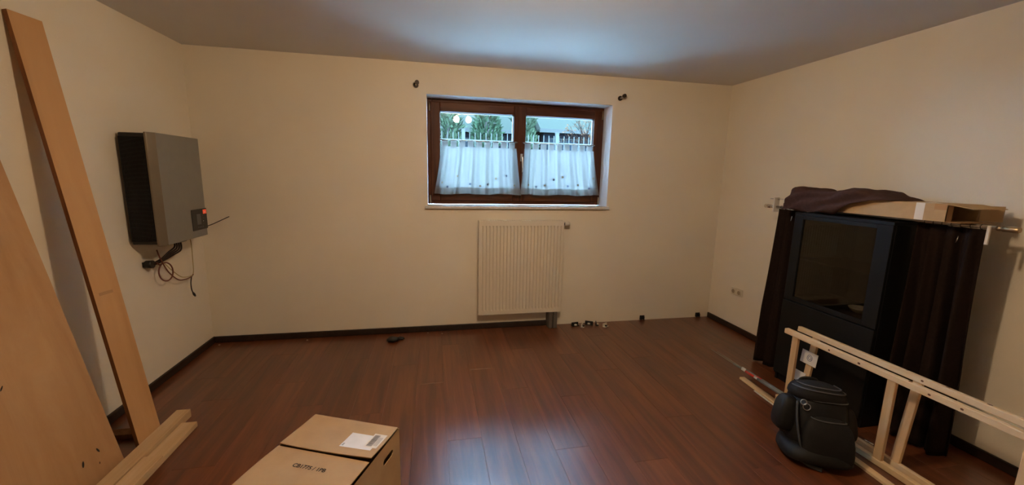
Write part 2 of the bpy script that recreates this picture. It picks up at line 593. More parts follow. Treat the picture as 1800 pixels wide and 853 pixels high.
g.tube(smooth_path([(0.839, FY - 0.055, 1.650), (0.840, FY - 0.060, 1.60), (0.842, FY - 0.060, 1.54), (0.843, FY - 0.056, 1.505)], 5), 0.009, 10)
g.build('lever', 'chrome', ho)

sl = thing('window_sill', 'pale stone window sill under the brown window', 'window sill', (0.81, B - 0.03, WZ0 - 0.025))
sb = MB().box((WX0 + 0.001, B - 0.001, WZ0 - 0.025), (WX1 - 0.001, FY + 0.012, WZ0))
sb.build('slab', 'stone_sill', sl)
MB().box((WX0 - 0.022, B - 0.032, WZ0 - 0.025), (WX1 + 0.018, B - 0.001, WZ0)).build('nosing', ['stone_sill'], sl, bevel=0.003)

# café curtains
rng = random.Random(7)


def cafe_curtain(xt0, xt1, xb0, xb1, label, rod_label, seed):
    rg = random.Random(seed)
    yc = 3.792
    zt, zb = 1.782, 1.292
    rd = MB().cyl((xt0 - 0.012, yc, zt), (xt1 + 0.012, yc, zt), 0.0045, 10)
    r = thing('curtain_rod', rod_label, 'curtain rod', ((xt0 + xt1) / 2, yc, zt))
    rd.build('rod', 'satin_steel', r)
    for xx in (xt0 + 0.004, xt1 - 0.004):
        MB().box((xx - 0.005, yc, zt - 0.006), (xx + 0.005, FY - 0.004, zt + 0.006)).build('clip', 'plastic_white', r)
    c = thing('cafe_curtain', label, 'curtain', ((xt0 + xt1) / 2, yc, zb))
    ph = rg.uniform(0, 6)
    zh = zt - 0.058
    depth = lambda u, v: (0.010 + 0.022 * v) * (math.sin(u * 2 * PI * 6.0 + ph) + 0.45 * math.sin(u * 2 * PI * 11.3 + 1.7 * ph)) * 0.8

    def fn(u, v):
        e = v ** 1.25
        x0 = xt0 + (xb0 - xt0) * e
        x1 = xt1 + (xb1 - xt1) * e
        uu = u + 0.012 * math.sin(u * 2 * PI * 6 + ph + 1.2) * v
        z = zh + (zb - zh) * v - 0.004 * math.sin(u * 2 * PI * 2.3 + ph) * v
        y = yc - 0.012 - 0.022 * v + min(0.012, depth(u, v))
        return V((x0 + (x1 - x0) * uu, y, z))
    MB().grid(fn, 110, 24).build('drop', 'voile', c)
    # doubled hem
    MB().grid(lambda u, v: fn(u, 0.86 + 0.14 * v) + V((0, -0.0015, 0)), 110, 4).build('hem', 'voile_double', c)
    # heading band and tabs
    n = 9
    for i in range(n):
        u0, u1 = (i + 0.12) / n, (i + 0.80) / n

        def tab(u, v, u0=u0, u1=u1):
            p = fn(u0 + (u1 - u0) * u, 0.0)
            a = v * 2
            if v < 0.5:
                return V((p.x, yc - 0.0075 - 0.0045 * (1 - a), zh + (zt + 0.006 - zh) * a))
            a -= 1
            return V((p.x, yc + 0.0075 + 0.002 * a, zt + 0.006 - (zt + 0.006 - zh) * a))
        MB().grid(tab, 3, 8).build('tab', 'voile', c)
    # embroidered flowers
    for i in range(9):
        u = (i + 0.5 + rg.uniform(-0.25, 0.25)) / 9
        v = [0.60, 0.80, 0.76, 0.84, 0.62, 0.79, 0.82, 0.78, 0.66][(i + seed) % 9]
        p = fn(u, v) + V((0, -0.004, 0))
        em = MB()
        vs5 = []
        for k in range(20):
            a = 2 * PI * k / 20
            rr = 0.0105 + 0.003 * math.cos(5 * a)
            vs5.append(p + V((math.cos(a) * rr, 0, math.sin(a) * rr)))
        em.add(vs5, [tuple(range(20))])
        em.build('embroidered_flower', 'flower_blue' if i % 2 else 'flower_brown', c)
    return c


cafe_curtain(0.078, 0.782, 0.008, 0.822, 'white sheer tab-top cafe curtain on the window sash without the handle', 'thin metal rod of the cafe curtain on the sash without the handle', 2)
cafe_curtain(0.858, 1.560, 0.832, 1.640, 'white sheer tab-top cafe curtain hanging beside the window handle', 'thin metal rod of the cafe curtain beside the window handle', 5)

# empty curtain rail brackets on the wall
for i, (bx, lab) in enumerate(((-0.132, 'small metal curtain bracket on the wall above the window hinge without the radiator valve below'), (1.741, 'small metal curtain bracket on the wall above the thermostatic valve side of the window'))):
    lab = ('small dark metal curtain bracket with a pale screw, on the wall towards the inverter',
           'small dark metal curtain bracket with a short prong, on the wall towards the cabinet')[i]
    t = thing('curtain_bracket', lab, 'bracket', (bx, B, 2.212))
    MB().cyl((bx, B, 2.212), (bx, B - 0.008, 2.212), 0.022, 16).build('plate', 'dark_metal', t)
    MB().tube([(bx, B - 0.008, 2.212), (bx + 0.006, B - 0.05, 2.212), (bx + 0.012, B - 0.062, 2.222)], 0.009, 10).build('arm', 'satin_steel', t)
    MB().cyl((bx + 0.012, B - 0.052, 2.224), (bx + 0.012, B - 0.076, 2.224), 0.017, 14).build('cup', 'dark_metal', t)
    if i == 1:
        MB().tube([(bx + 0.02, B - 0.01, 2.22), (bx + 0.05, B - 0.03, 2.232)], 0.007, 8).build('prong', 'dark_metal', t)

# ------------------------------------------------------------------ radiator
RX0, RX1, RZ0, RZ1, RY = 0.407, 1.211, 0.170, 1.062, 3.551
rad = thing('radiator', 'cream panel radiator with vertical ribs under the window', 'radiator', ((RX0 + RX1) / 2, B, RZ0))
NR = 24
pitch = (RX1 - RX0 - 0.03) / NR


def rad_panel(name, yf, depth):
    mb = MB()
    cols = [(RX0, 0.0)]
    for i in range(NR):
        xa = RX0 + 0.015 + (i + 0.5) * pitch
        cols += [(xa - pitch * 0.22, 0.0), (xa - pitch * 0.10, 1.0), (xa + pitch * 0.10, 1.0), (xa + pitch * 0.22, 0.0)]
    cols.append((RX1, 0.0))
    rows = [(RZ0, 0), (RZ0 + 0.034, 0), (RZ0 + 0.046, 1), (RZ1 - 0.058, 1), (RZ1 - 0.046, 0), (RZ1 - 0.012, 0), (RZ1, 0.0)]
    vs = []
    for (cx, cd) in cols:
        for (rz, rd) in rows:
            vs.append((cx, yf + depth * cd * rd, rz))
    nr = len(rows)
    fs = [(i * nr + j, (i + 1) * nr + j, (i + 1) * nr + j + 1, i * nr + j + 1) for i in range(len(cols) - 1) for j in range(nr - 1)]
    mb.add(vs, fs)
    return mb.build(name, 'radiator_enamel', rad, solid=0.0015)


rad_panel('front_panel', RY, 0.012)
MB().box((RX0 + 0.01, B - 0.035, RZ0 + 0.01), (RX1 - 0.01, B - 0.025, RZ1 - 0.01)).build('back_panel', 'radiator_enamel', rad)
fin = MB()
for i in range(NR * 2):
    xa = RX0 + 0.02 + i * (RX1 - RX0 - 0.04) / (NR * 2)
    fin.box((xa, RY + 0.014, RZ0 + 0.03), (xa + 0.001, B - 0.036, RZ1 - 0.05))
tag(fin.build('convector_fins', 'radiator_enamel', rad), kind='stuff')
for xx in (RX0, RX1 - 0.0025):
    MB().box((xx, RY + 0.012, RZ0 + 0.012), (xx + 0.0025, B - 0.028, RZ1 - 0.002)).build('side_cover', 'radiator_enamel', rad, bevel=0.001)
gr = MB()
gr.box((RX0, RY + 0.012, RZ1 - 0.004), (RX1, RY + 0.020, RZ1))
gr.box((RX0, B - 0.034, RZ1 - 0.004), (RX1, B - 0.026, RZ1))
gr.build('grille_frame', 'radiator_enamel', rad)
nb = 36
for i in range(nb):
    xa = RX0 + 0.004 + i * (RX1 - RX0 - 0.012) / (nb - 1)
    o = MB().box((xa, RY + 0.020, RZ1 - 0.006), (xa + 0.008, B - 0.034, RZ1)).build('grille_slat', 'radiator_enamel', rad)
# thermostatic valve
va = MB().cyl((RX1, RY + 0.045, RZ1 - 0.035), (RX1 + 0.022, RY + 0.045, RZ1 - 0.035), 0.012, 12)
vo = va.build('valve', 'dark_metal', rad)
hd = MB()
hd.tube([(RX1 + 0.020, RY + 0.045, RZ1 - 0.035), (RX1 + 0.026, RY + 0.045, RZ1 - 0.035), (RX1 + 0.060, RY + 0.045, RZ1 - 0.035), (RX1 + 0.070, RY + 0.045, RZ1 - 0.035)], [0.018, 0.023, 0.022, 0.017], 18)
hd.build('thermostat_head', 'valve_plastic', vo)
MB().cyl((RX1 + 0.012, RY + 0.045, RZ1 - 0.045), (RX1 + 0.012, RY + 0.045, RZ1 - 0.075), 0.008, 10).build('valve_tail', 'satin_steel', vo)
# pipes in their grey cover
pc = MB()
pc.box((1.098, RY - 0.004, 0.0), (1.134, RY + 0.055, 0.168))
pc.box((1.142, RY - 0.004, 0.0), (1.182, RY + 0.055, 0.168))
pc.box((1.094, RY + 0.02, 0.0), (1.186, B, 0.150))
pc.build('pipe_cover', 'pipe_grey', rad, bevel=0.006)
for xx in (RX0 + 0.12, RX1 - 0.14):
    MB().box((xx, B - 0.026, RZ0 + 0.1), (xx + 0.03, B, RZ1 - 0.1)).build('wall_bracket', 'radiator_enamel', rad)

# ------------------------------------------------------------------ loose bits along the bare wall
for (cx, lab) in ((2.148, 'black skirting clip screwed to the bare wall foot, farther from the corner'), (2.805, 'black skirting clip screwed to the bare wall foot, next to the corner')):
    t = thing('skirting_clip', lab, 'clip', (cx, B, 0))
    MB().box((cx - 0.027, B - 0.004, 0.004), (cx + 0.027, B, 0.050)).build('plate', 'black_plastic', t, bevel=0.002)
    for sx in (-1, 1):
        MB().box((cx + sx * 0.016 - 0.006, B - 0.018, 0.006), (cx + sx * 0.016 + 0.006, B - 0.004, 0.040)).build('tongue', 'black_plastic', t, bevel=0.002)


def loose_clip(x, y, rz, ln, dark, label):
    t = thing('loose_clip', label, 'clip', (x, y, 0), 'loose skirting clips on the floor')
    ca, sa = math.cos(rz), math.sin(rz)
    a, b = V((ca, sa, 0)), V((-sa, ca, 0))
    o = V((x, y, 0.0005)) - a * ln / 2 - b * 0.016
    MB().obox(o, a * ln, b * 0.032, V((0, 0, 0.006))).build('plate', 'black_plastic' if dark else 'plastic_white', t, bevel=0.0015)
    MB().obox(o + b * 0.022 + V((0, 0, 0.006)), a * ln, b * 0.008, V((0, 0, 0.028))).build('upstand', 'black_plastic' if dark else 'plastic_white', t, bevel=0.0015)
    MB().obox(o + a * (ln * 0.35) + V((0, 0, 0.006)), a * ln * 0.3, b * 0.018, V((0, 0, 0.012))).build('tongue', 'plastic_white' if dark else 'black_plastic', t, bevel=0.0015)


loose_clip(1.385, 3.585, 0.15, 0.075, True, 'black and white plastic clip on the floor right beside the radiator pipe cover')
loose_clip(1.452, 3.545, 0.9, 0.050, False, 'pale plastic clip turned askew between two black clips near the radiator')
loose_clip(1.535, 3.598, -0.5, 0.080, True, 'black plastic clip in the middle of the little heap by the radiator')
loose_clip(1.612, 3.575, 1.25, 0.055, True, 'black clip standing on edge towards the socket end of the little heap')
loose_clip(1.680, 3.520, 0.5, 0.062, False, 'pale plastic clip lying farthest from the radiator in the little heap')


def lump(name, x, y, r, mat, label, cat, seed, group=None, sq=0.6):
    rg = random.Random(seed)
    off = V((rg.uniform(0, 50), rg.uniform(0, 50), 0))
    mb = MB()

    def fn(u, v):
        a, b = 2 * PI * u, PI * (v - 0.5)
        d = V((math.cos(b) * math.cos(a), math.cos(b) * math.sin(a), math.sin(b)))
        k = 1 + 0.35 * noise.noise(d * 2.2 + off)
        p = d * r * k
        return V((x + p.x * 1.3, y + p.y, max(0.0, p.z * sq + r * sq * 0.8)))
    mb.grid(fn, 14, 9, 0, True, True)
    o = mb.build(name, mat, None, origin=(x, y, 0))
    tag(o, label, cat, group)
    return o


lump('debris_lump', -0.362, 3.455, 0.040, 'black_plastic', 'larger dark lump of debris on the floor near the back baseboard', 'debris', 3)
lump('debris_lump', -0.295, 3.487, 0.024, 'black_plastic', 'smaller dark scrap beside the larger lump near the back baseboard', 'debris', 4)
for i, (cx, cy, lab_) in enumerate(((-1.79, 3.585, 'tiny pale plaster crumb on the floor in the corner below the inverter'),
                                    (-0.06, 3.60, 'tiny pale plaster crumb touching the back baseboard between the dark debris and the radiator'),
                                    (0.07, 3.565, 'tiny pale plaster crumb a hand short of the back baseboard before the radiator'),
                                    (-1.10, 3.585, 'tiny pale plaster crumb by the back baseboard between the corner and the dark debris'))):
    lump('plaster_crumb', cx, cy, 0.006, 'crumb', lab_, 'crumb', 20 + i, 'plaster crumbs along the back baseboard')

# ------------------------------------------------------------------ socket
sk = thing('wall_socket', 'cream double wall socket low on the wall by the cabinet', 'socket', (XR, 3.27, 0.39))
for yy in (3.307, 3.233):
    p = MB().box((XR - 0.010, yy - 0.036, 0.354), (XR, yy + 0.036, 0.426)).build('faceplate', 'socket_plastic', sk, bevel=0.004)
    cup = MB()
    cup.tube([(XR - 0.010, yy, 0.390), (XR - 0.016, yy, 0.390)], 0.027, 20)
    cup.build('socket_ring', 'socket_plastic', p)
    MB().disc((XR - 0.0165, yy, 0.390), (-1, 0, 0), 0.020, 18).build('socket_well', 'socket_hole', p)

# ------------------------------------------------------------------ inverter on the wall with the planks
IX, IY0, IY1, IZ0, IZ1 = XL, 2.835, 3.352, 0.985, 1.684
inv = thing('inverter', 'grey and black solar inverter hanging on the wall near the corner', 'inverter', (IX, (IY0 + IY1) / 2, IZ0))
MB().box((IX, IY0 + 0.06, IZ0 + 0.08), (IX + 0.02, IY1 - 0.06, IZ1 - 0.03)).build('wall_bracket', 'satin_steel', inv)
MB().box((IX + 0.02, IY0 + 0.012, IZ0 + 0.008), (IX + 0.160, IY1 - 0.012, IZ1 - 0.006)).build('housing', 'inverter_black', inv, bevel=0.006)
for i in range(22):
    xa = IX + 0.026 + i * 0.006
    o = MB().box((xa, IY0 + 0.002, IZ0 + 0.03), (xa + 0.0022, IY0 + 0.0115, IZ1 - 0.03)).build('cooling_fin', 'inverter_black', inv)
cv = MB()   # grey front cover with bevelled vertical edges
prof = [(IX + 0.160, IY0), (IX + 0.172, IY0), (IX + 0.200, IY0 + 0.040), (IX + 0.200, IY1 - 0.020), (IX + 0.178, IY1), (IX + 0.160, IY1)]
n = len(prof)
vs_ = [(p[0], p[1], z) for z in (IZ0, IZ1) for p in prof]
fs_ = [(i, (i + 1) % n, n + (i + 1) % n, n + i) for i in range(n)] + [tuple(range(n))[::-1], tuple(range(n, 2 * n))]
cv.add(vs_, fs_)
cv.m = [1 if i in (0, 1) else 0 for i in range(len(cv.f))]
cvo = cv.build('front_cover', ['inverter_grey', 'inverter_edge'], inv, bevel=0.003)
FX = IX + 0.200
dp = MB().box((FX, 3.150, 1.035), (FX + 0.004, 3.338, 1.185)).build('display_panel', 'screen_glass', inv, bevel=0.003)
MB().box((FX + 0.004, 3.205, 1.075), (FX + 0.005, 3.255, 1.150)).build('lcd', 'lcd_grey', dp)
MB().box((FX + 0.004, 3.288, 1.146), (FX + 0.0055, 3.330, 1.176)).build('red_mark', 'red_mark', dp)
MB().box((FX + 0.0055, 3.300, 1.156), (FX + 0.0060, 3.318, 1.160)).build('mark_line', 'paper', dp)
for i in range(4):
    MB().disc((FX + 0.0043, 3.216 + 0.020 * i, 1.055), (1, 0, 0), 0.005, 10).build('button', 'lcd_grey', dp)
    MB().disc((FX + 0.0043, 3.285, 1.075 + 0.020 * i), (1, 0, 0), 0.003, 8).build('indicator', 'paper' if i == 1 else 'lcd_grey', dp)
MB().box((IX + 0.05, 3.10, IZ0 - 0.028), (IX + 0.12, 3.22, IZ0 + 0.008)).build('connector_block', 'black_plastic', inv, bevel=0.004)
MB().cyl((IX + 0.05, 2.955, 0.845), (IX + 0.012, 2.955, 0.845), 0.026, 12).build('cable_gland', 'black_plastic', inv)
MB().box((IX, 2.935, 0.828), (IX + 0.02, 2.975, 0.862)).build('gland_mount', 'black_plastic', inv)
JX = IX + 0.06
for k in range(4):
    y1 = 3.125 + 0.023 * k
    pts = [(JX + 0.03, y1, IZ0 - 0.02), (JX + 0.03, y1 - 0.002, IZ0 - 0.055 - 0.010 * k), (JX + 0.02, y1 - 0.05 - 0.008 * k, 0.905 - 0.010 * k), (JX, 3.03, 0.868 - 0.006 * k), (JX - 0.015, 2.965, 0.850 - 0.004 * k)]
    MB().tube(smooth_path(pts, 7), 0.0055, 8).build('cable', 'cable_dark', inv)
ring = [(JX + 0.012 * math.cos(a), 3.055 + 0.050 * math.cos(a) + 0.018 * math.sin(a), 0.770 + 0.060 * math.sin(a) - 0.02 * math.cos(a)) for a in [2 * PI * i / 24 for i in range(25)]]
MB().tube([(JX, 2.975, 0.850), (JX, 3.00, 0.83)] + ring[8:] + ring[1:9], 0.0045, 8).build('cable', 'cable_red', inv)
MB().tube(smooth_path([(JX, 2.99, 0.935), (JX + 0.01, 3.00, 0.87), (JX + 0.01, 3.06, 0.77), (JX, 3.17, 0.685), (JX - 0.01, 3.27, 0.660), (JX - 0.01, 3.345, 0.660), (JX - 0.01, 3.375, 0.672)], 7), 0.0042, 8).build('cable', 'cable_red', inv)
MB().tube(smooth_path([(JX, 3.36, IZ0 - 0.0), (JX, 3.375, 0.90), (JX - 0.005, 3.380, 0.78), (JX - 0.01, 3.382, 0.69), (JX - 0.01, 3.350, 0.667), (JX - 0.01, 3.24, 0.685), (JX, 3.13, 0.755), (JX, 3.05, 0.83)], 7), 0.003, 8).build('cable', 'cable_yellow', inv)
MB().tube(smooth_path([(JX - 0.01, 3.352, 0.664), (JX - 0.005, 3.325, 0.620), (JX, 3.315, 0.57), (JX, 3.330, 0.535)], 6), 0.0042, 8).build('cable', 'cable_dark', inv)
MB().tube([(JX, 3.328, 0.540), (JX, 3.340, 0.522), (JX, 3.352, 0.505)], [0.006, 0.009, 0.006], 10).build('plug', 'black_plastic', inv)
MB().tube([(IX + 0.165, 3.350, 1.035), (IX + 0.20, 3.42, 1.055), (IX + 0.255, 3.55, 1.098)], 0.0035, 8).build('antenna', 'cable_dark', inv)
MB().tube([(IX + 0.16, 3.352 + 0.018 + 0.014 * math.cos(a), 1.015 + 0.016 * math.sin(a)) for a in [2 * PI * i / 14 for i in range(14)]], 0.0025, 6, closed=True).build('wire_loop', 'cable_dark', inv)

# ------------------------------------------------------------------ boards leaning on the wall by the inverter
L0, L1, W = V((-1.532, 2.225, 0.005)), V((-1.836, 2.296, 2.151)), V((0.018, 0.143, 0))
U = (L1 - L0).normalized()
W = W - U * W.dot(U)
Nn = W.cross(U).normalized()
if Nn.x < 0:
    Nn = -Nn
pk = MB().obox(L0, W, L1 - L0, -Nn * 0.020)
pk.m = [0, 0, 1, 1, 1, 1]
# faces whose normal is along the plank's thickness get the face material
pk.m = []
for f in pk.f:
    nrm = (pk.v[f[1]] - pk.v[f[0]]).cross(pk.v[f[2]] - pk.v[f[1]]).normalized()
    pk.m.append(0 if abs(nrm.dot(Nn)) > 0.9 else 1)
po = thing('leaning_plank', 'long narrow chipboard plank leaning on the wall beside the inverter', 'plank', (-1.53, 2.29, 0))
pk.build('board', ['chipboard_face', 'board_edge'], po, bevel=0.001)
tp = L0 + (L1 - L0) * 0.385 + Nn * 0.0008 + W * 0.18
MB().obox(tp, W * 0.52, U * 0.016, Nn * 0.0006).build('tape_mark', 'tape_clear', po)

px0, px1 = -1.560, -1.842
pan = thing('plywood_panel', 'large plywood panel leaning on the wall, rising beyond the shorter battens', 'panel', (px0, 1.6, 0))
a0 = V((px0, 1.15, 0.003))
ht = V((px1 - px0, 0, 1.50))
npn = V((ht.z, 0, -ht.x)).normalized()
MB().obox(a0, V((0, 1.005, 0)), ht, -npn * 0.012).build('sheet', 'plywood', pan, bevel=0.001)
for (yy, tt, rx, rz, ang) in ((1.963, 0.082, 0.006, 0.014, 0.5), (2.05, 0.088, 0.005, 0.013, -0.5), (2.035, 0.05, 0.004, 0.006, 0.2), (1.80, 0.40, 0.004, 0.009, 0.9)):
    c = a0 + V((0, yy - 1.15, 0)) + ht * tt + npn * 0.0006
    up = ht.normalized()
    mk = MB()
    mk.add([c + V((0, 1, 0)) * rx * math.cos(a) * (1 if True else 1) + up * rz * math.sin(a) + V((0, 1, 0)) * math.tan(ang) * rz * math.sin(a) * 0.6 for a in [2 * PI * k / 10 for k in range(10)]], [tuple(range(10))])
    mk.build('scuff', 'ink' if rz > 0.008 else 'knot', pan)

battens = []


def batten(lo, hi, label, mat='batten_wood'):
    c = ((lo[0] + hi[0]) / 2, (lo[1] + hi[1]) / 2, lo[2])
    o = MB().box(lo, hi).build('wood_batten', mat, None, bevel=0.003, origin=c)
    tag(o, label, 'batten', 'wooden battens lying beside the leaning boards')
    return o


batten((-1.514, 1.25, 0.0005), (-1.440, 2.508, 0.050), 'square pale batten lying closest to the foot of the leaning boards')
batten((-1.434, 1.20, 0.0005), (-1.352, 2.400, 0.030), 'flat wide batten on the floor carrying a shorter one on its back')
batten((-1.420, 1.15, 0.0305), (-1.336, 2.075, 0.060), 'shorter batten lying on top of the flat wide batten')
MB_off = MB().box((-1.80, 2.33, 0.0005), (-1.62, 2.39, 0.030))
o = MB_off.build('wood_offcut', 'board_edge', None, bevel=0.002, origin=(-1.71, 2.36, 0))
tag(o, 'short brown wooden offcut on the floor behind the leaning plank', 'offcut')

# ------------------------------------------------------------------ cardboard box in front
bA, bB = V((-0.577, 1.923, 0)), V((-0.166, 1.748, 0))
ax = (bB - bA).normalized()
ay = V((ax.y, -ax.x, 0))          # towards the camera
if ay.y > 0:
    ay = -ay
bw, bl, bh = 0.447, 0.470, 0.296
cb = thing('cardboard_box', 'closed brown cardboard box with a white shipping label on its flap', 'box', bA + ax * bw / 2 + ay * bl / 2)
T = 0.004
wal = MB()
Zu = V((0, 0, 1))


def wallpiece(mb, o, a, b, c):
    mb.obox(o, a, b, c)


wallpiece(wal, bA + Zu * 0.0005, ax * bw, ay * bl, Zu * T)
wallpiece(wal, bA + Zu * 0.0005, ax * bw, ay * T, Zu * bh)
wallpiece(wal, bA + ay * (bl - T) + Zu * 0.0005, ax * bw, ay * T, Zu * bh)
wallpiece(wal, bA + Zu * 0.0005, ax * T, ay * bl, Zu * bh)
# the side with the hand hole: a wall pierced by a rounded slot
so = bA + ax * bw
hc, hl, hh = V((0.105, 0.225)), 0.085, 0.030
slot = []
for k in range(24):
    a = 2 * PI * k / 24
    cx_ = math.copysign(hl / 2 - hh / 2, math.cos(a)) if abs(math.cos(a)) > 1e-6 else 0
    slot.append((hc.x + cx_ + math.cos(a) * hh / 2, hc.y + math.sin(a) * hh / 2))
rect = []
for k in range(24):
    a = 2 * PI * k / 24
    ca, sa = math.cos(a), math.sin(a)
    # intersect the ray with the panel rectangle
    ts = []
    if ca > 1e-6:
        ts.append((bl - hc.x) / ca)
    if ca < -1e-6:
        ts.append((0 - hc.x) / ca)
    if sa > 1e-6:
        ts.append((bh - hc.y) / sa)
    if sa < -1e-6:
        ts.append((0.001 - hc.y) / sa)
    t_ = min(ts)
    rect.append((hc.x + ca * t_, hc.y + sa * t_))
pt = lambda q, d: so + ay * q[0] + Zu * q[1] - ax * d
for d, fl_ in ((0.0, False), (T, True)):
    vs_ = [pt(q, d) for q in slot] + [pt(q, d) for q in rect]
    fs_ = []
    for k in range(24):
        l = (k + 1) % 24
        f = (k, l, 24 + l, 24 + k)
        fs_.append(f[::-1] if fl_ else f)
    wal.add(vs_, fs_)
    # corner fillers of the rectangle
    cs = [(bl, bh), (0, bh), (0, 0.001), (bl, 0.001)]
    for c_ in cs:
        near = sorted(range(24), key=lambda k: (rect[k][0] - c_[0]) ** 2 + (rect[k][1] - c_[1]) ** 2)
        # two rect points on the two sides of the corner
        a_ = [k for k in near if abs(rect[k][0] - c_[0]) < 1e-5][:1]
        b_ = [k for k in near if abs(rect[k][1] - c_[1]) < 1e-5][:1]
        if a_ and b_ and a_ != b_:
            wal.add([pt(rect[a_[0]], d), pt(c_, d), pt(rect[b_[0]], d)], [(0, 1, 2)])
vs_ = [pt(q, 0) for q in slot] + [pt(q, T) for q in slot]
wal.add(vs_, [(k, 24 + k, 24 + (k + 1) % 24, (k + 1) % 24) for k in range(24)])
wal.build('carton_wall', 'cardboard', cb)
# flaps
fz = bh + 0.001
far = MB()
seam = 0.226


def far_flap(u, v):
    sag = 0.006 * math.sin(PI * u) * v
    p = bA + ax * (0.002 + (bw - 0.010) * u) + ay * ((seam + sag) * v) + Zu * (fz + 0.014 * v * v * (0.4 + 0.6 * u) + 0.002)
    return p


far.grid(far_flap, 12, 6, 0, False)
far.build('flap', 'cardboard', cb, solid=0.004)
nearf = MB()


def near_flap(u, v):
    return bA + ax * (0.002 + (bw - 0.014) * u) + ay * (seam + 0.008 + (bl - seam - 0.008) * v) + Zu * (fz + 0.001 + 0.004 * math.sin(PI * v))


nearf.grid(near_flap, 12, 6, 0, False)
nearf.build('flap', 'cardboard', cb, solid=0.004)


def on_far(x, y, dz=0.0026):
    """point on the far flap, x along the box width, y towards the camera"""
    return far_flap((x - 0.002) / (bw - 0.010), y / seam) + Zu * dz


lab = MB()


def lab_quad(x0, x1, y0, y1, dz, n=4):
    m = MB()
    m.grid(lambda u, v: on_far(x0 + (x1 - x0) * u, y0 + (y1 - y0) * v, dz), n, n, 0, False)
    return m


lo_ = lab_quad(0.262, 0.408, 0.084, 0.182, 0.0028).build('shipping_label', 'paper', cb)
m2 = lab_quad(0.365, 0.425, 0.068, 0.165, 0.0034).build('barcode_slip', 'tape_white', cb)
bc = MB()
rg = random.Random(11)
yy = 0.078
while yy < 0.156:
    wdt = rg.choice((0.0012, 0.002, 0.003))
    q = lab_quad(0.372, 0.398, yy, yy + wdt, 0.0040, 1)
    bc.add(q.v, q.f)
    yy += wdt + rg.choice((0.0012, 0.002))
for i in range(3):
    q = lab_quad(0.402 + 0.006 * i, 0.404 + 0.006 * i, 0.09, 0.15, 0.0040, 1)
    bc.add(q.v, q.f)
bc.build('barcode_print', 'barcode_grey', m2)
sm_ = MB()
for i in range(3):
    q = lab_quad(0.268, 0.276, 0.160 + 0.006 * i, 0.163 + 0.006 * i, 0.0034, 1)
    sm_.add(q.v, q.f)
sm_.build('label_print', 'ink', lo_)


def text_mesh(txt, size):
    cu = bpy.data.curves.new('txt', 'FONT')
    cu.body = txt
    cu.size = size
    cu.offset = 0.0006
    cu.align_x = 'CENTER'
    cu.align_y = 'CENTER'
    to = bpy.data.objects.new('txt', cu)
    COL.objects.link(to)
    bpy.context.view_layer.update()
    dg = bpy.context.evaluated_depsgraph_get()
    me = bpy.data.meshes.new_from_object(to.evaluated_get(dg))
    vs_ = [v.co.copy() for v in me.vertices]
    fs_ = [tuple(p.vertices) for p in me.polygons]
    bpy.data.objects.remove(to)
    bpy.data.curves.remove(cu)
    bpy.data.meshes.remove(me)
    return vs_, fs_


tv, tf = text_mesh('CB1775 / 1PB', 0.026)
tmb = MB()
tc_ = V((0.225, seam + 0.098))
tmb.add([near_flap(0, 0).lerp(near_flap(0, 0), 0) * 0 + bA + ax * (tc_.x + v.x) + ay * (tc_.y - v.y) + Zu * (fz + 0.0082) for v in tv], tf)
tmb.build('printed_text', 'ink', cb)

# ------------------------------------------------------------------ black cabinet
CX0, CX1, CY0, CY1, CZ = 2.520, 2.910, 1.742, 2.368, 1.263
cab = thing('glass_cabinet', 'tall black cabinet with a smoked glass door against the wall', 'cabinet', ((CX0 + CX1) / 2, (CY0 + CY1) / 2, 0))
S = 0.018
bd = MB()
bd.box((CX0 + 0.020, CY0, 0.0005), (CX1, CY0 + S, CZ - S))
bd.build('side_panel', ['cabinet_black'], cab, bevel=0.0015)
MB().box((CX0 + 0.020, CY1 - S, 0.0005), (CX1, CY1, CZ - S)).build('side_panel', 'cabinet_black', cab, bevel=0.0015)
MB().box((CX0, CY0, CZ - S), (CX1, CY1, CZ)).build('top_panel', 'cabinet_black', cab, bevel=0.0015)
MB().box((CX1 - 0.006, CY0 + S, 0.05), (CX1, CY1 - S, CZ - S)).build('back_panel', 'cabinet_inside', cab)
MB().box((CX0 + 0.022, CY0 + S, 0.06), (CX1 - 0.007, CY1 - S, 0.078)).build('bottom_panel', 'cabinet_inside', cab)
MB().box((CX0 + 0.030, CY0 + S, 0.0005), (CX0 + 0.045, CY1 - S, 0.059)).build('plinth', 'cabinet_black', cab)
MB().box((CX0 + 0.022, CY0 + S, 0.640), (CX1 - 0.007, CY1 - S, 0.658)).build('shelf', 'cabinet_inside', cab)
MB().box((CX0 + 0.05, CY0 + S, 0.925), (CX1 - 0.007, CY1 - S, 0.937)).build('shelf', 'cabinet_inside', cab)
dr = bpy.data.objects.new('glass_door', None)
COL.objects.link(dr)
dr.parent = cab
dz0, dz1 = 0.632, CZ - S - 0.001
y0_, y1_ = CY0 + 0.002, CY1 - 0.002
MB().box((CX0, y0_, dz0), (CX0 + 0.019, y0_ + 0.082, dz1)).build('door_stile', 'cabinet_panel', dr, bevel=0.002)
MB().box((CX0, y1_ - 0.066, dz0), (CX0 + 0.019, y1_, dz1)).build('door_stile', 'cabinet_panel', dr, bevel=0.002)
MB().box((CX0, y0_ + 0.082, dz0), (CX0 + 0.019, y1_ - 0.066, dz0 + 0.030)).build('door_rail', 'cabinet_panel', dr, bevel=0.002)
MB().box((CX0, y0_ + 0.082, dz1 - 0.026), (CX0 + 0.019, y1_ - 0.066, dz1)).build('door_rail', 'cabinet_panel', dr, bevel=0.002)
MB().box((CX0 + 0.008, y0_ + 0.080, dz0 + 0.028), (CX0 + 0.012, y1_ - 0.064, dz1 - 0.024)).build('glass_pane', 'smoked_glass', dr)
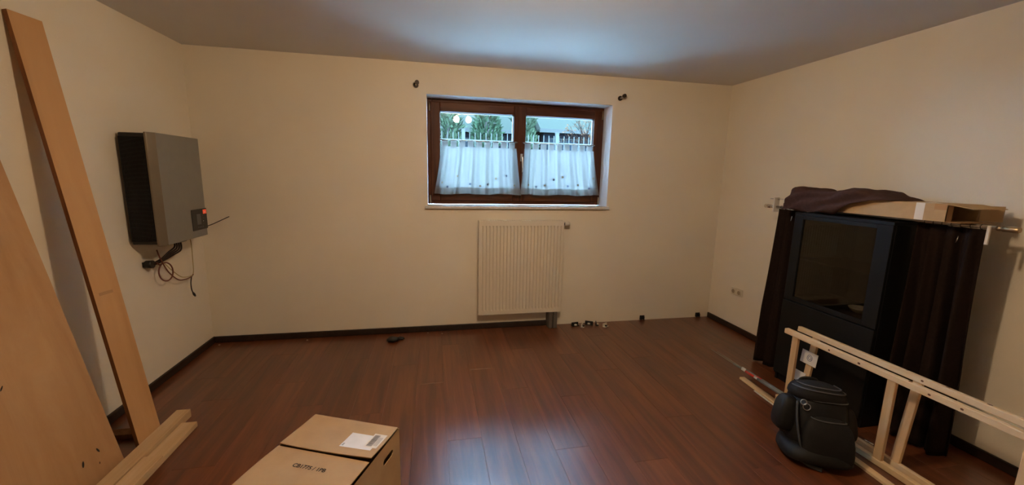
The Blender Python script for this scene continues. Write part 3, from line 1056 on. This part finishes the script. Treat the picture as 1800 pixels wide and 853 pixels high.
MB().box((CX0 - 0.006, y0_, 0.065), (CX0 + 0.019, y1_, dz0 - 0.006)).build('lower_panel', 'cabinet_panel', cab, bevel=0.003)
ds = MB()
dc = V((2.66, 1.945, 0.658))
ds.grid(lambda u, v: dc + V((math.cos(2 * PI * u), math.sin(2 * PI * u), 0)) * (0.025 + 0.035 * v) + V((0, 0, 0.001 + 0.034 * v ** 1.6)), 24, 6, 0, True, True)
ds.disc(dc + V((0, 0, 0.001)), (0, 0, 1), 0.025, 24)
do = ds.build('dish', 'dish_white', None, solid=0.003, origin=dc)
tag(do, 'small white dish standing on the shelf behind the smoked glass', 'dish')

# ------------------------------------------------------------------ curtain rod lying on the cabinet, with drapes
RXc, RZc = 2.680, CZ + 0.0105
rod = thing('wall_curtain_rod', 'steel curtain rod with cylindrical finials lying across the top of the cabinet', 'curtain rod', (RXc, 2.05, CZ))
MB().cyl((RXc, 1.405, RZc), (RXc, 2.735, RZc), 0.010, 14).build('pole', 'satin_steel', rod)
MB().tube([(RXc, 2.725, RZc), (RXc, 2.735, RZc), (RXc, 2.745, RZc), (RXc, 2.75, RZc), (RXc, 2.80, RZc), (RXc, 2.806, RZc)], [0.012, 0.012, 0.008, 0.014, 0.014, 0.010], 16).build('finial', 'chrome', rod)
MB().tube([(RXc, 1.415, RZc), (RXc, 1.405, RZc), (RXc, 1.400, RZc), (RXc, 1.395, RZc), (RXc, 1.342, RZc), (RXc, 1.338, RZc)], [0.012, 0.012, 0.009, 0.014, 0.014, 0.012], 16).build('finial', 'brass_dull', rod)
bk = MB()
bk.box((RXc - 0.030, 2.690, RZc - 0.040), (RXc + 0.020, 2.702, RZc + 0.075))
bko = bk.build('bracket', 'tape_white', rod, bevel=0.004)
MB().cyl((RXc, 2.640, RZc + 0.062), (RXc, 2.760, RZc + 0.062), 0.0035, 8).build('bracket_pin', 'satin_steel', bko)
bk2 = MB()
bk2.box((RXc - 0.022, 1.428, RZc - 0.085), (RXc - 0.012, 1.442, RZc + 0.010))
bk2.build('bracket', 'tape_white', rod, bevel=0.003)


def drape(name, label, y0t, y1t, y0b, y1b, xoff_b, folds, seed, ztop, zbot=0.012, slant=0.0):
    rg = random.Random(seed)
    ph = rg.uniform(0, 6)
    c = thing(name, label, 'curtain', (RXc, (y0t + y1t) / 2, 0))

    def fn(u, v):
        y = (y0t + (y0b - y0t) * v) * (1 - u) + (y1t + (y1b - y1t) * v) * u
        amp = 0.012 + 0.034 * min(1, v * 1.6)
        k = u * 2 * PI * folds + ph
        x = RXc - 0.012 + xoff_b * v + amp * (math.sin(k) + 0.3 * math.sin(2.3 * k + 1 + v))
        y += 0.010 * math.cos(k) * v + 0.004 * math.sin(5 * v + u * 3)
        z = ztop + (zbot - ztop) * v + slant * u * v
        return V((x, y, z))
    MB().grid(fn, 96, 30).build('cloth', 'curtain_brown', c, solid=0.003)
    n = int(folds * 2)
    for i in range(n):
        u = (i + 0.5) / n
        yy = y0t + (y1t - y0t) * u
        MB().tube([(RXc + 0.0118 * math.cos(a), yy, RZc + 0.0118 * math.sin(a)) for a in [2 * PI * k / 16 for k in range(16)]], 0.0016, 6, closed=True).build('ring', 'dark_metal', c)
    hk = fn(0.28, 0.05)
    MB().tube([hk + V((-0.040, 0, 0.020)), hk + V((-0.044, 0, 0)), hk + V((-0.040, 0.006, -0.015))], 0.0022, 6).build('hook', 'satin_steel', c)
    return c


drape('drape', 'dark brown drape hanging to the floor between the cabinet and the socket', 2.425, 2.665, 2.395, 2.665, -0.02, 3.0, 3, RZc - 0.012, 0.012)
drape('drape', 'blackish brown drape hanging from the rod beside the pine frames and the bare wall', 1.452, 1.722, 1.445, 1.715, 0.03, 3.5, 8, RZc - 0.012, 0.012)

# long carton on the rod
KX0, KX1, KY0, KY1, KZ0, KZ1 = 2.560, 2.790, 1.548, 2.400, CZ + 0.0245, 1.378
kt = thing('long_carton', 'long flat cardboard carton with an open end lying on the cabinet', 'carton', ((KX0 + KX1) / 2, (KY0 + KY1) / 2, KZ0))
t3 = 0.003
km = MB()
km.box((KX0, KY0, KZ0), (KX0 + t3, KY1, KZ1))
km.box((KX1 - t3, KY0, KZ0), (KX1, KY1, KZ1))
km.box((KX0 + t3, KY0, KZ0), (KX1 - t3, KY1, KZ0 + t3))
km.box((KX0 + t3, KY0, KZ1 - t3), (KX1 - t3, KY1, KZ1))
km.box((KX0 + t3, KY1 - t3, KZ0 + t3), (KX1 - t3, KY1, KZ1 - t3))
km.build('tube_body', ['cardboard_pale'], kt)
# flaps at the open end
MB().obox((KX0, KY0 - 0.001, KZ1 - t3), (KX1 - KX0, 0, 0), (0.02, -0.085, -0.016), (0, 0, t3)).build('flap', 'cardboard_pale', kt)
fp = MB()
fp.add([(KX0 + 0.10, KY0 - 0.088, KZ1 - 0.022), (KX1 + 0.02, KY0 - 0.088, KZ1 - 0.022), (KX1 + 0.045, KY0 - 0.045, KZ1 - 0.03), (KX1 + 0.03, KY0 + 0.0, KZ1 - 0.016)], [(0, 1, 2, 3)])
MB().obox((KX1 - t3, KY0, KZ0 + 0.004), (0.075, -0.050, 0), (0.0, 0.0, KZ1 - KZ0 - 0.010), (0.001, 0.002, 0)).build('flap', 'cardboard_pale', kt)
MB().obox((KX0, KY0, KZ0 + 0.003), (0.040, 0.0, 0), (0, 0.0, KZ1 - KZ0 - 0.010), (0.0, t3, 0)).build('flap', 'cardboard_inside', kt)
MB().obox((KX0, KY0 - 0.001, KZ0), (KX1 - KX0, 0, 0), (0, -0.06, 0), (0, 0, t3)).build('flap', 'cardboard_inside', kt)
tpm = MB()
tpm.box((KX0 - 0.0008, 1.645, KZ0 + 0.001), (KX0, 1.685, KZ1 + 0.0008))
tpm.box((KX0, 1.645, KZ1), (KX0 + 0.12, 1.685, KZ1 + 0.0008))
tpm.build('paper_tape', 'tape_white', kt)
MB().box((KX0 - 0.0006, KY0 + 0.002, KZ1 - 0.030), (KX0, KY0 + 0.055, KZ1)).build('clear_tape', 'tape_clear', kt)

# brown cloth thrown over the carton's covered end
cl = thing('folded_cloth', 'crumpled reddish-brown curtain cloth thrown over the long carton', 'cloth', (2.68, 2.3, CZ))


def ipl(x, tab):
    for (a, b), (c, d) in zip(tab, tab[1:]):
        if (x - a) * (x - c) <= 0:
            t = (x - a) / (c - a) if c != a else 0
            t = t * t * (3 - 2 * t)
            return b + (d - b) * t
    return tab[-1][1]


top_tab = [(2.50, 1.285), (2.475, 1.325), (2.42, 1.425), (2.395, 1.430), (2.30, 1.416), (2.17, 1.404), (2.09, 1.428), (2.04, 1.442), (1.98, 1.436), (1.90, 1.412), (1.79, 1.383)]
bot_tab = [(2.50, 1.272), (2.40, 1.268), (2.12, 1.270), (1.97, 1.345), (1.88, 1.372), (1.79, 1.382)]


def cloth_fn(u, v):
    y = 2.498 + (1.792 - 2.498) * u
    zt = max(ipl(y, top_tab), KZ1 + 0.004) if y < 2.41 else ipl(y, top_tab)
    zb = ipl(y, bot_tab)
    if v < 0.42:
        a = v / 0.42
        b = math.sin(a * PI / 2)
        xx = KX0 - 0.022 - 0.022 * math.sin(PI * a) * min(1, (zt - zb) / 0.1)
        p = V((xx + 0.05 * a ** 3, y, zb + (zt - zb) * b))
    else:
        a = (v - 0.42) / 0.58
        xx = (KX0 + 0.028) + (KX1 + 0.015 - KX0) * min(1, a * 1.35)
        z = zt - 0.02 * a
        if a > 0.74:
            xx = KX1 + 0.043 + 0.01 * (a - 0.74)
            z = zt - 0.02 * a - (a - 0.74) / 0.26 * (zt - max(zb, 1.30)) * 0.8
        p = V((xx, y, z))
    # diagonal folds
    d = 0.026 * (0.5 + 0.5 * math.sin((p.z * 85 + p.y * 26) + 2.5 * noise.noise(p * 7)))
    d += 0.006 * noise.noise(p * 17)
    k = min(1, max(0, (zt - zb) / 0.09))
    return p + V((-d * k if v < 0.55 else 0, 0, 0.5 * abs(d) * k))


cm = MB().grid(cloth_fn, 70, 40)
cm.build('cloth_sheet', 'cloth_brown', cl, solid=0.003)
cap = MB()
cap.grid(lambda u, v: cloth_fn(0.0, u).lerp(V((2.67, 2.498 + 0.006, 1.285)), v * 0.98), 30, 5)
cap.build('cloth_end', 'cloth_brown', cl, solid=0.002)

# ------------------------------------------------------------------ pine ladder frames in front of the cabinet
RY_ = [2.030, 1.470, 0.975, 0.42, -0.12]


def pine_frame(label, xb, xt, yf, hgt, yshift, knots):
    t = thing('pine_ladder_frame', label, 'wooden frame', (xb, 1.0, 0), 'pine ladder frames stood on edge')
    d = V((xt - xb, 0, hgt))
    dn = d.normalized()
    nx = V((dn.z, 0, -dn.x))
    th, rh = 0.030, 0.033
    o = V((xb, 0, 0.001))
    for (s0, nm) in ((0.0, 'bottom_rail'), (hgt - rh, 'top_rail')):
        c = o + dn * s0
        MB().obox(c + V((0, yf - 2.26, 0)), V((0, 2.26, 0)), nx * th, dn * rh).build(nm, 'pine_y', t, bevel=0.0035)
    for y in RY_:
        MB().obox(o + dn * (rh - 0.004) + nx * 0.005 + V((0, y + yshift - 0.020, 0)), V((0, 0.040, 0)), nx * 0.020, dn * (hgt - 2 * rh + 0.008)).build('rung', 'pine_z', t, bevel=0.0025)
    for (y, side, r) in knots:
        if side == 't':
            c = o + dn * (hgt + 0.0006) + nx * th * 0.55 + V((0, y, 0))
            n_ = dn
            e1, e2 = V((0, 1, 0)), nx
        else:
            c = o + dn * (hgt - rh * 0.5) - nx * 0.0006 + V((0, y, 0))
            n_ = -nx
            e1, e2 = V((0, 1, 0)), dn
        MB().add([c + e1 * r * 1.3 * math.cos(2 * PI * k / 10) + e2 * r * math.sin(2 * PI * k / 10) for k in range(10)], [tuple(range(10))]).build('knot', 'knot', t)
    return t, o, dn, nx


pine_frame('knotty pine ladder frame on edge with clear space to the cabinet', 2.288, 2.288, 2.108, 0.512, 0.0, [(1.80, 's', .005), (1.63, 's', .006), (1.31, 's', .005), (1.19, 's', .005), (1.40, 't', .007)])
ft, fo, fdn, fnx = pine_frame('pine ladder frame with two white paper tags, leaning towards the cabinet', 2.360, 2.416, 2.128, 0.514, -0.03, [(1.33, 't', .007), (1.18, 't', .008), (1.50, 't', .005), (1.42, 's', .005)])
for (y0, y1, z0, z1, mark) in ((1.945, 2.055, 0.300, 0.385, True), (1.995, 2.115, 0.165, 0.235, False)):
    c = fo + fdn * z0 - fnx * 0.004
    tgo = MB().obox(c + V((0, y0, 0)), V((0, y1 - y0, 0)), fdn * (z1 - z0), -fnx * 0.0012).build('paper_tag', 'paper', ft)
    tag(tgo, 'white printed paper tag')
    if mark:
        cc = fo + fdn * (z0 + 0.045) - fnx * 0.0056 + V((0, y1 - 0.060, 0))
        em = MB()
        em.tube([cc + V((0, 1, 0)) * 0.017 * math.cos(a) + fdn * 0.020 * math.sin(a) for a in [2 * PI * k / 18 for k in range(18)]], 0.0018, 6, closed=True)
        em.tube([cc + V((0, 1, 0)) * 0.009 * math.cos(a) + fdn * 0.010 * math.sin(a) for a in [2 * PI * k / 12 for k in range(12)]], 0.0018, 6, closed=True)
        em.build('printed_emblem', 'print_blue', tgo)
MB().cyl((2.372, 1.545, 0.050), (2.362, 1.585, 0.054), 0.005, 8).build('shelf_pin', 'chrome', ft)

sa_, sb_ = V((2.268, 2.385, 0.0005)), V((2.180, 1.15, 0.0005))
sd_ = (sb_ - sa_).normalized()
sp_ = V((-sd_.y, sd_.x, 0))
o = MB().obox(sa_ - sp_ * 0.020, sp_ * 0.040, sb_ - sa_, V((0, 0, 0.016))).build('wood_strip', 'pine_y', None, bevel=0.002, origin=(2.22, 1.8, 0))
tag(o, 'thin pale wooden strip on the floor passing behind the backpack', 'strip')
pl = sa_ + sd_ * 0.17 - sp_ * 0.036
o = MB().obox(pl, sp_ * 0.010, sd_ * 0.55, V((0, 0, 0.006))).build('plastic_strip', 'rod_white', None, bevel=0.001, origin=pl)
tag(o, 'narrow white plastic strip lying along the thin wooden strip', 'strip')

# ------------------------------------------------------------------ backpack
bp = thing('backpack', 'black nylon backpack sitting on the floor before the pine frames', 'backpack', (2.06, 1.62, 0))
rot = Matrix.Rotation(math.radians(-28), 3, 'Z') @ Matrix.Rotation(math.radians(-10), 3, 'X')


def sag(p):
    """flat base, fuller low, wrinkled cloth"""
    return p


def pack_ball(c, r, e, nu=40, nv=24, wr=0.006, fr=9.0, base=0.003):
    c, r = V(c), V(r)
    mb = MB()

    def pw(x):
        return math.copysign(abs(x) ** e, x)

    def fn(u, v):
        a, b = 2 * PI * u, PI * (v - 0.5)
        p = V((r.x * pw(math.cos(b)) * pw(math.cos(a)), r.y * pw(math.cos(b)) * pw(math.sin(a)), r.z * pw(math.sin(b))))
        k = 1.0 + 0.10 * (-p.z / r.z) * 0.6
        p = V((p.x * k, p.y * k, p.z))
        p = c + rot @ p
        n_ = noise.noise(p * fr)
        d = (p - c).normalized()
        p = p + d * wr * n_
        q = max(0.0, min(1.3, p.z / 0.40))
        p.x = 2.02 + (p.x - 2.02) * (1 - 0.30 * q ** 1.5) + 0.015 * q
        p.y = 1.64 + (p.y - 1.64) * (1 - 0.18 * q ** 1.5)
        if p.z < base:
            p.z = base
        return p
    mb.grid(fn, nu, nv, 0, True, True)
    return mb, fn


mb, body = pack_ball((2.060, 1.635, 0.185), (0.155, 0.140, 0.195), 0.66, wr=0.020)
mb.build('main_bag', 'nylon_black', bp)
mb, frontp = pack_ball((2.005, 1.515, 0.135), (0.125, 0.060, 0.125), 0.60, 32, 18, 0.008)
mb.build('front_pocket', 'nylon_black_soft', bp)
mb, sidep = pack_ball((1.900, 1.700, 0.205), (0.055, 0.070, 0.095), 0.60, 24, 16, 0.008)
mb.build('side_pocket', 'nylon_black', bp)
mb, lidp = pack_ball((2.06, 1.655, 0.335), (0.150, 0.125, 0.055), 0.72, 32, 14, 0.010)
mb.build('lid', 'nylon_black_soft', bp)
mb, bot = pack_ball((2.012, 1.585, 0.045), (0.160, 0.150, 0.050), 0.62, 32, 12, 0.008)
mb.build('base_panel', 'nylon_black', bp)
mb, chp = pack_ball((2.135, 1.520, 0.215), (0.055, 0.030, 0.09), 0.7, 20, 12, 0.006)
mb.build('mesh_patch', 'nylon_brownish', bp)


def on_ball(fn, uvs, off=0.003):
    c = V((2.06, 1.62, 0.18))
    out = []
    for (u, v) in uvs:
        p = fn(u, v)
        out.append(p + (p - c).normalized() * off)
    return out


for vv in (0.70, 0.58):
    MB().tube(on_ball(lidp, [(0.50 + 0.55 * k / 24, vv) for k in range(25)]), 0.004, 6).build('zip', 'zip_grey', bp)
MB().tube(on_ball(body, [(0.48 + 0.50 * k / 24, 0.66) for k in range(25)], 0.006), 0.004, 6).build('zip', 'zip_grey', bp)
MB().tube(on_ball(frontp, [(0.50 + 0.5 * k / 20, 0.80) for k in range(21)]), 0.0035, 6).build('zip', 'zip_grey', bp)
# carrying loop, straps, rings
MB().tube(smooth_path([(2.03, 1.735, 0.355), (2.04, 1.725, 0.378), (2.07, 1.710, 0.384), (2.10, 1.695, 0.378), (2.115, 1.69, 0.35)], 6), 0.009, 8, flat=0.6).build('carry_loop', 'nylon_black_soft', bp)
MB().tube(smooth_path([(2.14, 1.72, 0.335), (2.195, 1.685, 0.27), (2.215, 1.63, 0.16), (2.19, 1.565, 0.07), (2.14, 1.50, 0.03)], 6), 0.020, 10, flat=0.35).build('shoulder_strap', 'nylon_black_soft', bp)
MB().tube(smooth_path([(1.930, 1.640, 0.30), (1.895, 1.60, 0.24), (1.885, 1.565, 0.15), (1.90, 1.545, 0.07), (1.93, 1.52, 0.02)], 6), 0.014, 8, flat=0.4).build('compression_strap', 'nylon_grey', bp)
for (c, r) in (((1.925, 1.600, 0.318), 0.014), ((1.940, 1.592, 0.293), 0.017)):
    c = V(c)
    MB().tube([c + V((0.85, -0.5, 0)).normalized() * r * math.cos(a) + V((0.15, 0.2, 0.95)).normalized() * r * math.sin(a) for a in [2 * PI * k / 18 for k in range(18)]], 0.0022, 6, closed=True).build('metal_ring', 'satin_steel', bp)
MB().tube(smooth_path([(1.91, 1.55, 0.10), (1.895, 1.555, 0.06), (1.905, 1.52, 0.02), (1.95, 1.47, 0.012)], 6), 0.012, 8, flat=0.35).build('webbing_tail', 'nylon_grey', bp)

# ------------------------------------------------------------------ slender poles lying over the backpack
pa, pb = V((2.374, 2.866, 0.011)), V((2.085, 1.838, 0.180))


def slender(label, off_a, off_b, segs, r):
    t = thing('slender_pole', label, 'pole', pa + V(off_a), 'slender poles resting on the backpack')
    a, b = pa + V(off_a), pb + V(off_b)
    for (t0, t1, mt, rr, nm) in segs:
        MB().cyl(a.lerp(b, t0), a.lerp(b, t1), rr, 10).build(nm, mt, t)
    return t


slender('slender grey pole with red and white tape and a fine pale tip', (0, 0, 0), (0, 0, 0.006),
        [(0, 0.40, 'rod_pale', 0.0030, 'tip'), (0.38, 0.50, 'rod_grey', 0.005, 'shaft'), (0.50, 0.55, 'rod_white', 0.008, 'tape_band'), (0.55, 0.66, 'rod_red', 0.0085, 'tape_band'), (0.66, 0.70, 'rod_white', 0.008, 'tape_band'), (0.70, 1.0, 'rod_grey', 0.010, 'shaft')], 0.005)
slender('second slender grey pole with a white collar and red band', (0.022, -0.05, 0.0), (0.030, 0.010, -0.004),
        [(0, 0.45, 'rod_pale', 0.0028, 'tip'), (0.43, 0.49, 'rod_white', 0.007, 'tape_band'), (0.49, 0.63, 'rod_grey', 0.008, 'shaft'), (0.63, 0.70, 'rod_red', 0.0085, 'tape_band'), (0.70, 1.0, 'rod_grey', 0.010, 'shaft')], 0.005)

# ------------------------------------------------------------------ ceiling lamp (just above the picture)
lp = thing('ceiling_lamp', 'two-bulb metal ceiling lamp with glowing frosted globes', 'lamp', (0.45, 1.45, H))
MB().tube([(0.45, 1.45, H), (0.45, 1.45, H - 0.012), (0.45, 1.45, H - 0.024)], [0.062, 0.062, 0.045], 24).build('ceiling_rose', 'lamp_metal', lp)
MB().cyl((0.35, 1.45, H - 0.032), (0.55, 1.45, H - 0.032), 0.009, 10).build('arm', 'lamp_metal', lp)
for xx in (0.358, 0.542):
    c = V((xx, 1.45, H - 0.112))
    MB().cyl((xx, 1.45, H - 0.030), (xx, 1.45, H - 0.068), 0.018, 14).build('bulb_holder', 'lamp_metal', lp)
    MB().ball(c, 0.045, 20, 12).build('globe', 'bulb_glow', lp)

# ------------------------------------------------------------------ outside
GZ = 1.05
struct('bounce_slab', MB().box((-14, B + WT + 0.01, GZ - 0.1), (24, 6.9, GZ)), 'bounce_pale', 'added pale slab outside the basement window, bouncing sky light indoors', 'bounce_slab')  # unseen from the camera, added to bounce sky light up onto the ceiling
gd = MB().box((-14, 6.9, GZ - 0.1), (24, 40, GZ))
struct('ground', gd, 'lawn', 'green lawn outside the basement window', 'ground')
fn_ = thing('garden_fence', 'white metal picket fence in the garden outside the window', 'fence', (1.6, 7.0, GZ))
FZT, FZR = 2.178, 2.052
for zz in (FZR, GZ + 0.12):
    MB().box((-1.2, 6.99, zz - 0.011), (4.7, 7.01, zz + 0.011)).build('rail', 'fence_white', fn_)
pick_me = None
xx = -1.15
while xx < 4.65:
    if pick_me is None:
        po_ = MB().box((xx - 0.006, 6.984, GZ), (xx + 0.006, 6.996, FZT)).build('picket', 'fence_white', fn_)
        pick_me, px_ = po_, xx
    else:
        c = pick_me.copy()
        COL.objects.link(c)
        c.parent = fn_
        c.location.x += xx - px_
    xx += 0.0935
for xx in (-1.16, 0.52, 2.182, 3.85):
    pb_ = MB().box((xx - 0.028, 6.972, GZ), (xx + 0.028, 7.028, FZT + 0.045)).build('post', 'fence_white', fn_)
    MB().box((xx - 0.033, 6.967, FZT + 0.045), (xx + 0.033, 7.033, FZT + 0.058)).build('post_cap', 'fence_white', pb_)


def conifer(x, y, rad, hgt, mat, label, seed, n=3600, base=GZ):
    rg = random.Random(seed)
    t = thing('conifer', label, 'tree', (x, y, base), 'conifers behind the garden fence')
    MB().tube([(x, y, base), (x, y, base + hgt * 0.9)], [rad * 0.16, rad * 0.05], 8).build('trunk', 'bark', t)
    m = MB()
    for i in range(n):
        h = rg.random()
        prof = min(1.0, 0.75 + 0.8 * h) if h < 0.35 else 1.0 - 0.75 * ((h - 0.35) / 0.65) ** 1.8
        lump_ = 0.82 + 0.18 * math.sin(h * 23 + seed)
        r = (rad - 0.12) * prof * lump_ * (0.25 + 0.75 * rg.random() ** 0.5)
        a = rg.uniform(0, 2 * PI)
        p = V((x + r * math.cos(a), y + r * math.sin(a), base + 0.05 + h * hgt))
        d = V((math.cos(a) * 0.5, math.sin(a) * 0.5, rg.uniform(0.1, 1.0))).normalized()
        s = V((rg.uniform(-1, 1), rg.uniform(-1, 1), rg.uniform(-0.5, 0.5)))
        s = (s - d * s.dot(d)).normalized()
        L_, w_ = rg.uniform(0.10, 0.22), rg.uniform(0.018, 0.045)
        m.add([p, p + d * L_ * 0.5 + s * w_, p + d * L_, p + d * L_ * 0.5 - s * w_], [(0, 1, 2, 3)])
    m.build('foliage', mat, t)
    return t


conifer(0.42, 11.3, 0.50, 4.2, 'conifer_pale', 'pale conifer behind the fence, seen through the sash without the handle', 31)
conifer(1.46, 11.1, 0.50, 4.4, 'conifer_green', 'dark green conifer behind the fence, between two paler conifers', 32)
conifer(2.62, 11.6, 0.50, 4.0, 'conifer_pale', 'pale conifer behind the fence, right next to the teal roof', 33)
conifer(-0.75, 11.6, 0.55, 4.4, 'conifer_green', 'broad green conifer behind the fence, partly hidden by the window frame', 34)

bu = thing('bare_bush', 'bare twiggy bush with a few dry leaves behind the fence', 'bush', (4.55, 10.2, GZ))
rg = random.Random(5)
tw, lf = MB(), MB()


def branch(p, d, L_, r, lev):
    q = p + d * L_
    mid = p.lerp(q, 0.5) + V((rg.uniform(-1, 1), rg.uniform(-1, 1), rg.uniform(-1, 1))) * L_ * 0.06
    tw.tube([p, mid, q], [r, r * 0.85, r * 0.6], 5)
    if lev == 0:
        if rg.random() < 0.55:
            for k in range(2):
                c = q + V((rg.uniform(-1, 1), rg.uniform(-1, 1), rg.uniform(-1, 1))) * 0.04
                s = V((rg.uniform(-1, 1), rg.uniform(-1, 1), rg.uniform(-1, 1))).normalized() * 0.035
                s2 = s.orthogonal().normalized() * 0.022
                lf.add([c - s, c + s2, c + s, c - s2], [(0, 1, 2, 3)])
        return
    for k in range(3):
        d2 = (d + V((rg.uniform(-1, 1), rg.uniform(-1, 1), rg.uniform(-0.4, 0.8))) * 0.75).normalized()
        branch(p.lerp(q, rg.uniform(0.55, 1.0)), d2, L_ * rg.uniform(0.6, 0.8), r * 0.62, lev - 1)


for k in range(5):
    a = rg.uniform(0, 2 * PI)
    branch(V((4.55, 10.2, GZ)), V((0.35 * math.cos(a), 0.35 * math.sin(a), 1)).normalized(), 0.85, 0.022, 4)
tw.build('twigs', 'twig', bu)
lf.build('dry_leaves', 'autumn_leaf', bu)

hs = thing('neighbour_house', 'low dark blue house with a pale teal roof and white gutter beyond the garden', 'house', (7.5, 15.5, GZ))
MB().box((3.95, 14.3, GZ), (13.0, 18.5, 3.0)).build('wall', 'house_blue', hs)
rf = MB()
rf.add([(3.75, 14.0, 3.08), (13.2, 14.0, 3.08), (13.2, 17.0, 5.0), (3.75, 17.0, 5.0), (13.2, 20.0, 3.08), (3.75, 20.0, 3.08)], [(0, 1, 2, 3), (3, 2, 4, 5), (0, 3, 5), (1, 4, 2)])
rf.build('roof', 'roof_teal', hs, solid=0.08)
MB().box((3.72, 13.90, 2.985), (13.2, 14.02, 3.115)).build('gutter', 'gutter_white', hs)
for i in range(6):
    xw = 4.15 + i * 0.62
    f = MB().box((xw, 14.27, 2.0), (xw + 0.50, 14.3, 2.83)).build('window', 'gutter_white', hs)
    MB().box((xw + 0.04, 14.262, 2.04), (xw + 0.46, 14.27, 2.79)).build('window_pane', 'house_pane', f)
# a second building behind the conifers
sd = thing('far_house', 'low building with white eaves and grey-green roof half hidden behind the conifers', 'house', (0.0, 15.0, GZ))
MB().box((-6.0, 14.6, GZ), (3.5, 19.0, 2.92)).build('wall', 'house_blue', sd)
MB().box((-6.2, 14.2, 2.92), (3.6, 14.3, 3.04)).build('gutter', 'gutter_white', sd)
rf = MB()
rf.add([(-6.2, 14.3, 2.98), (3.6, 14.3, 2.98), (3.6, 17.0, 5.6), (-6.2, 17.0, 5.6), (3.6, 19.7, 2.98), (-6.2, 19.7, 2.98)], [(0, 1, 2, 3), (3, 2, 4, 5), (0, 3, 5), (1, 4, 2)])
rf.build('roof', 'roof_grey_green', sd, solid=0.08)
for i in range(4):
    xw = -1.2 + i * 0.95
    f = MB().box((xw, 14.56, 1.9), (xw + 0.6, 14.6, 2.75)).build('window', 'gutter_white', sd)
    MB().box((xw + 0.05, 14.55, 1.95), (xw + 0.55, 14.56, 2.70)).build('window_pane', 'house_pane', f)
